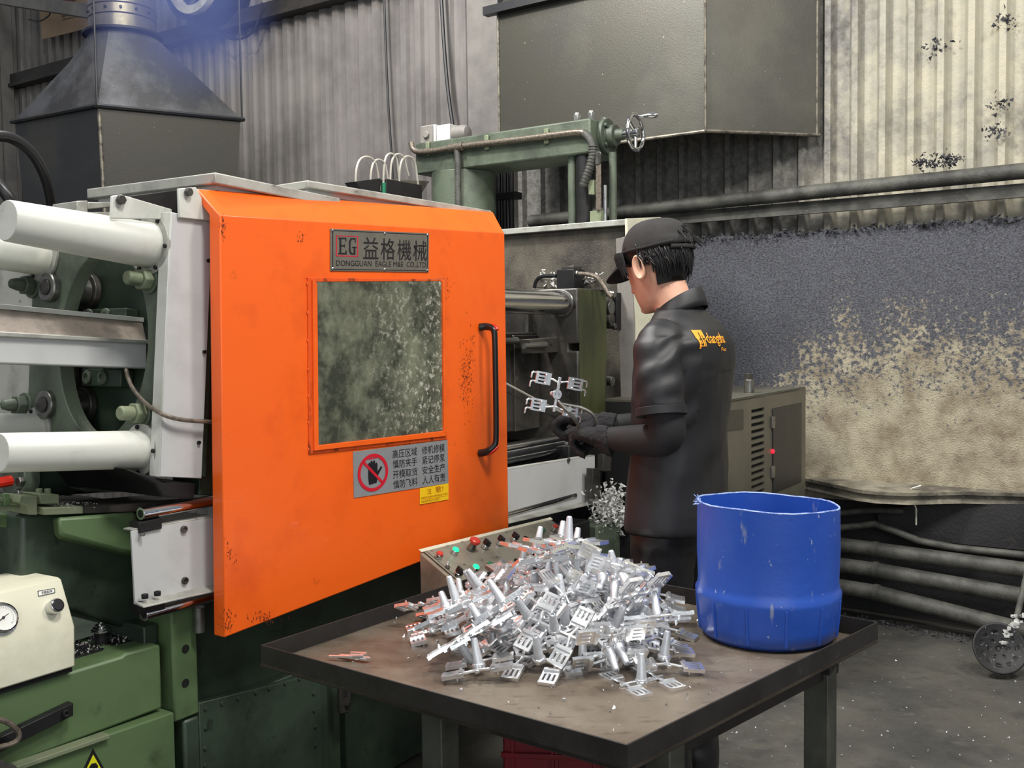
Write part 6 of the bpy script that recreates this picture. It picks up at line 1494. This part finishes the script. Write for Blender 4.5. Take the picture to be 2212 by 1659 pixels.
# print on the back, draped on the cloth
from mathutils.bvhtree import BVHTree
bvh = BVHTree.FromPolygons([v.co.copy() for v in so.data.vertices], [list(p.vertices) for p in so.data.polygons])
def back_hit(L, z):
    h = bvh.ray_cast(V((-.5, L, z)), V((1, 0, 0)))[0]; return h
def px_hit(px, py):
    o = WM[man].inverted() @ EYE; d = (WM[man].inverted().to_3x3() @ ray(px, py)).normalized(); return bvh.ray_cast(o, d)[0]
ha, hb, hc3 = px_hit(1490, 713), px_hit(1529, 753), px_hit(1564, 735)
if ha is None or hb is None: ha, hb = V((-.1, .03, 1.41)), V((-.1, -.01, 1.365))
if hc3 is None: hc3 = V((-.1, -.06, 1.39))
L0_, Z0_, L1_, Z1_ = ha.y, ha.z, hb.y, hb.z
UE = (hc3.y - L0_) / (L1_ - L0_)      # where the word meets the turn of the back, in mark widths
def decal(name, polys):
    me = bpy.data.meshes.new(name); bmx = bmesh.new()
    for poly in polys:
        vs_ = []
        for u, v in poly:                    # u along the back towards his right, v up, in mark widths
            L = L0_ + (L1_ - L0_) * u; z = Z1_ + (Z0_ - Z1_) * v
            h = back_hit(L, z); vs_.append(bmx.verts.new((h.x - .0022, L, z) if h else (-.12, L, z)))
        try: bmx.faces.new(vs_)
        except ValueError: pass
    bmx.to_mesh(me); bmx.free(); me.materials.append(M['logo']); o = bpy.data.objects.new(name, me); COL.objects.link(o); o.parent = so; WM[o] = WM[so]; return o
def grid_poly(test, n=64, m=56):
    return [[(i / n, j / m), ((i + 1) / n, j / m), ((i + 1) / n, (j + 1) / m), (i / n, (j + 1) / m)] for i in range(n) for j in range(m) if test((i + .5) / n, (j + .5) / m)]
def mark(u, v):       # orange block with a "d" and a "t" cut out of it
    e = math.hypot((u - .38) / .16, (v - .36) / .20)
    cut = .52 < e < 1 or (.46 < u < .55 and .14 < v < .86) or (.70 < u < .77 and .10 < v < .74) or (.62 < u < .90 and .48 < v < .55)
    return not cut and not (v < .12 and u > .20) and not (u > .84 and v < .44)
decal('chest_mark', grid_poly(mark))
def text_decal(body_, u0, u1, v0, v1):
    cu = bpy.data.curves.new('t', 'FONT'); cu.body = body_; cu.offset = .012; cu.resolution_u = 3
    t = bpy.data.objects.new('t', cu); COL.objects.link(t); bpy.context.view_layer.update()
    me = bpy.data.meshes.new_from_object(t.evaluated_get(bpy.context.evaluated_depsgraph_get())); bpy.data.objects.remove(t)
    xs = [v.co.x for v in me.vertices]; ys = [v.co.y for v in me.vertices]
    f = lambda c: (u0 + (u1 - u0) * (c.x - min(xs)) / (max(xs) - min(xs)), v0 + (v1 - v0) * (c.y - min(ys)) / (max(ys) - min(ys)))
    return [[f(me.vertices[i].co) for i in p.vertices] for p in me.polygons]
decal('lettering', text_decal('dangtha', 1.06, UE, .10, .84))
decal('lettering', text_decal('Fac', 1.06 + (UE - 1.06) * .62, UE, -.16, .03))
# arm sleeves
for s, P in ((1, [(-.046, .212, 1.255), (-.062, .214, 1.18), (-.068, .213, 1.128), (-.015, .200, 1.118), (.06, .168, 1.112), (.13, .142, 1.109), (.175, .127, 1.106)]), (-1, [(.005, -.207, 1.25), (.015, -.20, 1.17), (.03, -.185, 1.14), (.08, -.15, 1.128), (.16, -.10, 1.125), (.24, -.05, 1.124), (.27, -.03, 1.123)])):
    b = B(PF); b.tube(P, [.053, .051, .050, .046, .041, .034, .031], 20, 2); b.out('arm_sleeve', M['sleeve'], man, smooth=60)
# gloves: palm, four fingers of unequal length, thumb
def glove(o, d, up, side, tag_):
    """o wrist, d towards the fingers, up = back of the hand, side = thumb side"""
    G = Fr(PF.w(o), PF.M.to_3x3() @ V(d), PF.M.to_3x3() @ V(side), PF.M.to_3x3() @ V(up)); G.M = G.M @ Matrix.Scale(1.14, 4)
    b = B(G)
    b.tube([(-.045, 0, 0), (-.02, 0, 0), (.0, 0, 0)], [.041, .040, .037], 16)
    b.loft([[(x, y * wd, z * ht + dz) for y, z in [(math.cos(2 * math.pi * i / 16), math.sin(2 * math.pi * i / 16)) for i in range(16)]] for x, wd, ht, dz in ((-.01, .034, .030, 0), (.02, .043, .026, .002), (.05, .047, .022, .002), (.075, .046, .018, .0), (.085, .038, .012, -.002))])
    for k, (y, l) in enumerate(((.034, .92), (.012, 1.0), (-.011, .95), (-.033, .78))):
        P = [(.07, y, 0), (.07 + .030 * l, y * 1.02, -.006), (.078 + .044 * l, y, -.030), (.066 + .030 * l, y * .95, -.050), (.046 + .020 * l, y * .9, -.054)]
        b.tube(P, [.0125, .0122, .0118, .011, .009], 10, 1)
    b.tube([(.012, .034, -.006), (.034, .052, -.018), (.060, .046, -.034), (.082, .034, -.042)], [.017, .0145, .0125, .0095], 10, 1)
    g = b.out('glove', M['glove'], man, smooth=60); bake(g, .0042, 3, lambda c, n: c + n * (.0022 * noise.noise(c * 130) + .0018 * noise.noise(c * 60)))
    g['label'] = tag_; return g
glove((.195, .120, 1.104), (.92, -.34, .10), (.1, .15, .98), (.36, -.90, .1) if 0 else (.34, -.93, -.0), 'fuzzy black glove, nearer hand')
glove((.275, -.028, 1.128), (.90, .30, .22), (-.1, -.1, .98), (-.3, .94, .05), 'fuzzy black glove, further hand')
# trousers and shoes
def trousers(b):
    b.loft([sring((0, 0), .118, .172, .80), sring((0, 0), .120, .176, .86), sring((0, 0), .108, .162, .95), sring((0, 0), .10, .15, 1.0)])
    for s in (-1, 1): b.tube([(0, s * .088, .90), (.005, s * .092, .78), (.012, s * .094, .60), (.012, s * .094, .45), (-.008, s * .096, .25), (-.016, s * .096, .075)], [.090, .094, .082, .072, .068, .064], 20, 1)
tb_ = B(PF); trousers(tb_); bake(tb_.out('trousers', M['trouser'], man), .009, 4, lambda c, n: c + n * (.004 * noise.noise(V((c.x * 10, c.y * 10, c.z * 16))) + .003 * noise.noise(c * 25)))
for s in (-1, 1):
    b = B(PF); b.tube([(-.07, s * .096, .045), (.0, s * .098, .05), (.09, s * .104, .044), (.175, s * .11, .032)], [.038, .044, .045, .030], 16, 1)
    sh_ = b.out('shoe', M['rubber'], man, smooth=60)
    b = B(PF); b.loft([[(x, s * .1 + y, z) for x, y in ((-.10, -.036), (.02, -.042), (.12, -.044), (.19, -.028), (.205, .0), (.19, .032), (.12, .048), (.02, .040), (-.10, .034))] for z in (0.0, .02)]); b.out('sole', M['rubber'], sh_)
# the casting he holds and his tongs
hcx = EYE + ray(1203, 852) * (2.93 / ray(1203, 852).y)
held = casting('fresh shiny casting held up in the worker\'s gloved hand with pliers', None)
X_ = (RT * -.92 + UP * .17 + FW * -.22).normalized(); Y_ = UP * .985 + RT * .17; Y_ = (Y_ - X_ * Y_.dot(X_)).normalized(); Z_ = X_.cross(Y_)
held.rotation_mode = 'QUATERNION'; held.location = hcx; held.rotation_quaternion = Matrix(((X_.x, Y_.x, Z_.x), (X_.y, Y_.y, Z_.y), (X_.z, Y_.z, Z_.z))).to_quaternion()
hi_ = WM[held]
for sx in (-1, 1):
    for sy in (-1, 1):
        for k in (-1, 1):
            x0, y0 = sx * (CLX + .022), sy * CLY + k * .013
            b = B(); b.tube([(x0, y0, 0), (x0 + sx * .010, y0, 0), (x0 + sx * .014, y0 - .004, 0), (x0 + sx * .014, y0 - .018, .001)], [.0028, .003, .003, .0026], 6); b.out('overflow_tab', M['alu'], held)
def wy_(px, py, y): return EYE + ray(px, py) * (y / ray(px, py).y)
tg = thing('pliers', 'steel pliers gripping the fresh casting in the worker\'s gloves', 'pliers', wy_(1250, 905, 2.93))
b = B(); b.tube([wy_(px, py, y) for px, py, y in ((1205, 866, 2.925), (1222, 884, 2.92), (1240, 902, 2.925), (1252, 922, 2.93), (1258, 945, 2.93))], [.004, .006, .006, .005, .005], 8, 2); b.out('jaw_arm', M['steel'], tg)
b = B(); b.tube([wy_(px, py, y) for px, py, y in ((1212, 872, 2.935), (1232, 876, 2.93), (1256, 880, 2.925), (1276, 890, 2.92), (1288, 905, 2.92), (1294, 925, 2.92))], [.004, .0045, .005, .005, .005], 8, 2); b.out('handle_arm', M['steel'], tg)
p = wy_(1230, 884, 2.92); b = B(); b.cyl(p - FW * .006, p + FW * .012, .008, n=14); b.out('pivot', M['steel'], tg)
b = B(MF); b.tube([m_(px, py, .20) for px, py in ((1080, 822), (1100, 832), (1160, 864), (1215, 892))], .0045, 8, 1); b.out('spray_tube', M['pale_wire'], label='upper thin shiny tube slanting across the open die', cat='tube')
b = B(MF); b.tube([m_(px, py, .22) for px, py in ((1080, 838), (1100, 848), (1150, 876), (1200, 902), (1240, 920))], .0045, 8, 1); b.out('spray_tube', M['steel'], label='lower thin steel tube slanting across the open die', cat='tube')

# ------------------------------------------------------------------ blue haze volume beside the duct, densest at its middle
sm = bpy.data.materials.new('blue_haze'); sm.use_nodes = True; nt = sm.node_tree; N, L = nt.nodes, nt.links
N.remove(N['Principled BSDF']); vs_ = N.new('ShaderNodeVolumePrincipled'); vs_.inputs['Color'].default_value = (.25, .33, .95, 1); vs_.inputs['Absorption Color'].default_value = (.3, .35, .9, 1)
tc_ = N.new('ShaderNodeTexCoord'); ln_n = N.new('ShaderNodeVectorMath'); ln_n.operation = 'LENGTH'
mp_ = N.new('ShaderNodeMapping'); mp_.inputs['Scale'].default_value = (1 / .62, 1 / .5, 1 / .62); mp_.inputs['Location'].default_value = (0, 0, -1.0); L.new(tc_.outputs['Object'], mp_.inputs[0]); L.new(mp_.outputs[0], ln_n.inputs[0])
fall = N.new('ShaderNodeMapRange'); fall.interpolation_type = 'SMOOTHSTEP'; fall.inputs[1].default_value = 1.0; fall.inputs[2].default_value = .05; fall.inputs[3].default_value = 0; fall.inputs[4].default_value = 1; L.new(ln_n.outputs['Value'], fall.inputs[0])
nz_ = N.new('ShaderNodeTexNoise'); nz_.inputs['Scale'].default_value = 2.6; nz_.inputs['Detail'].default_value = 4; L.new(tc_.outputs['Object'], nz_.inputs['Vector'])
nr = N.new('ShaderNodeMapRange'); nr.inputs[1].default_value = .3; nr.inputs[2].default_value = .7; nr.inputs[3].default_value = .35; nr.inputs[4].default_value = 1.2; L.new(nz_.outputs[0], nr.inputs[0])
mu = N.new('ShaderNodeMath'); mu.operation = 'MULTIPLY'; L.new(fall.outputs[0], mu.inputs[0]); L.new(nr.outputs[0], mu.inputs[1])
mu2 = N.new('ShaderNodeMath'); mu2.operation = 'MULTIPLY'; mu2.inputs[1].default_value = 2.2; L.new(mu.outputs[0], mu2.inputs[0]); L.new(mu2.outputs[0], vs_.inputs['Density']); L.new(vs_.outputs[0], N['Material Output'].inputs['Volume'])
c = EYE + ray(392, 40) * (5.75 / ray(392, 40).y); b = B(); b.ball(c, .62, 12, (1, .8, 1)); b.out('haze', sm, label='thin blue haze beside the galvanized duct', cat='haze', kind='stuff')
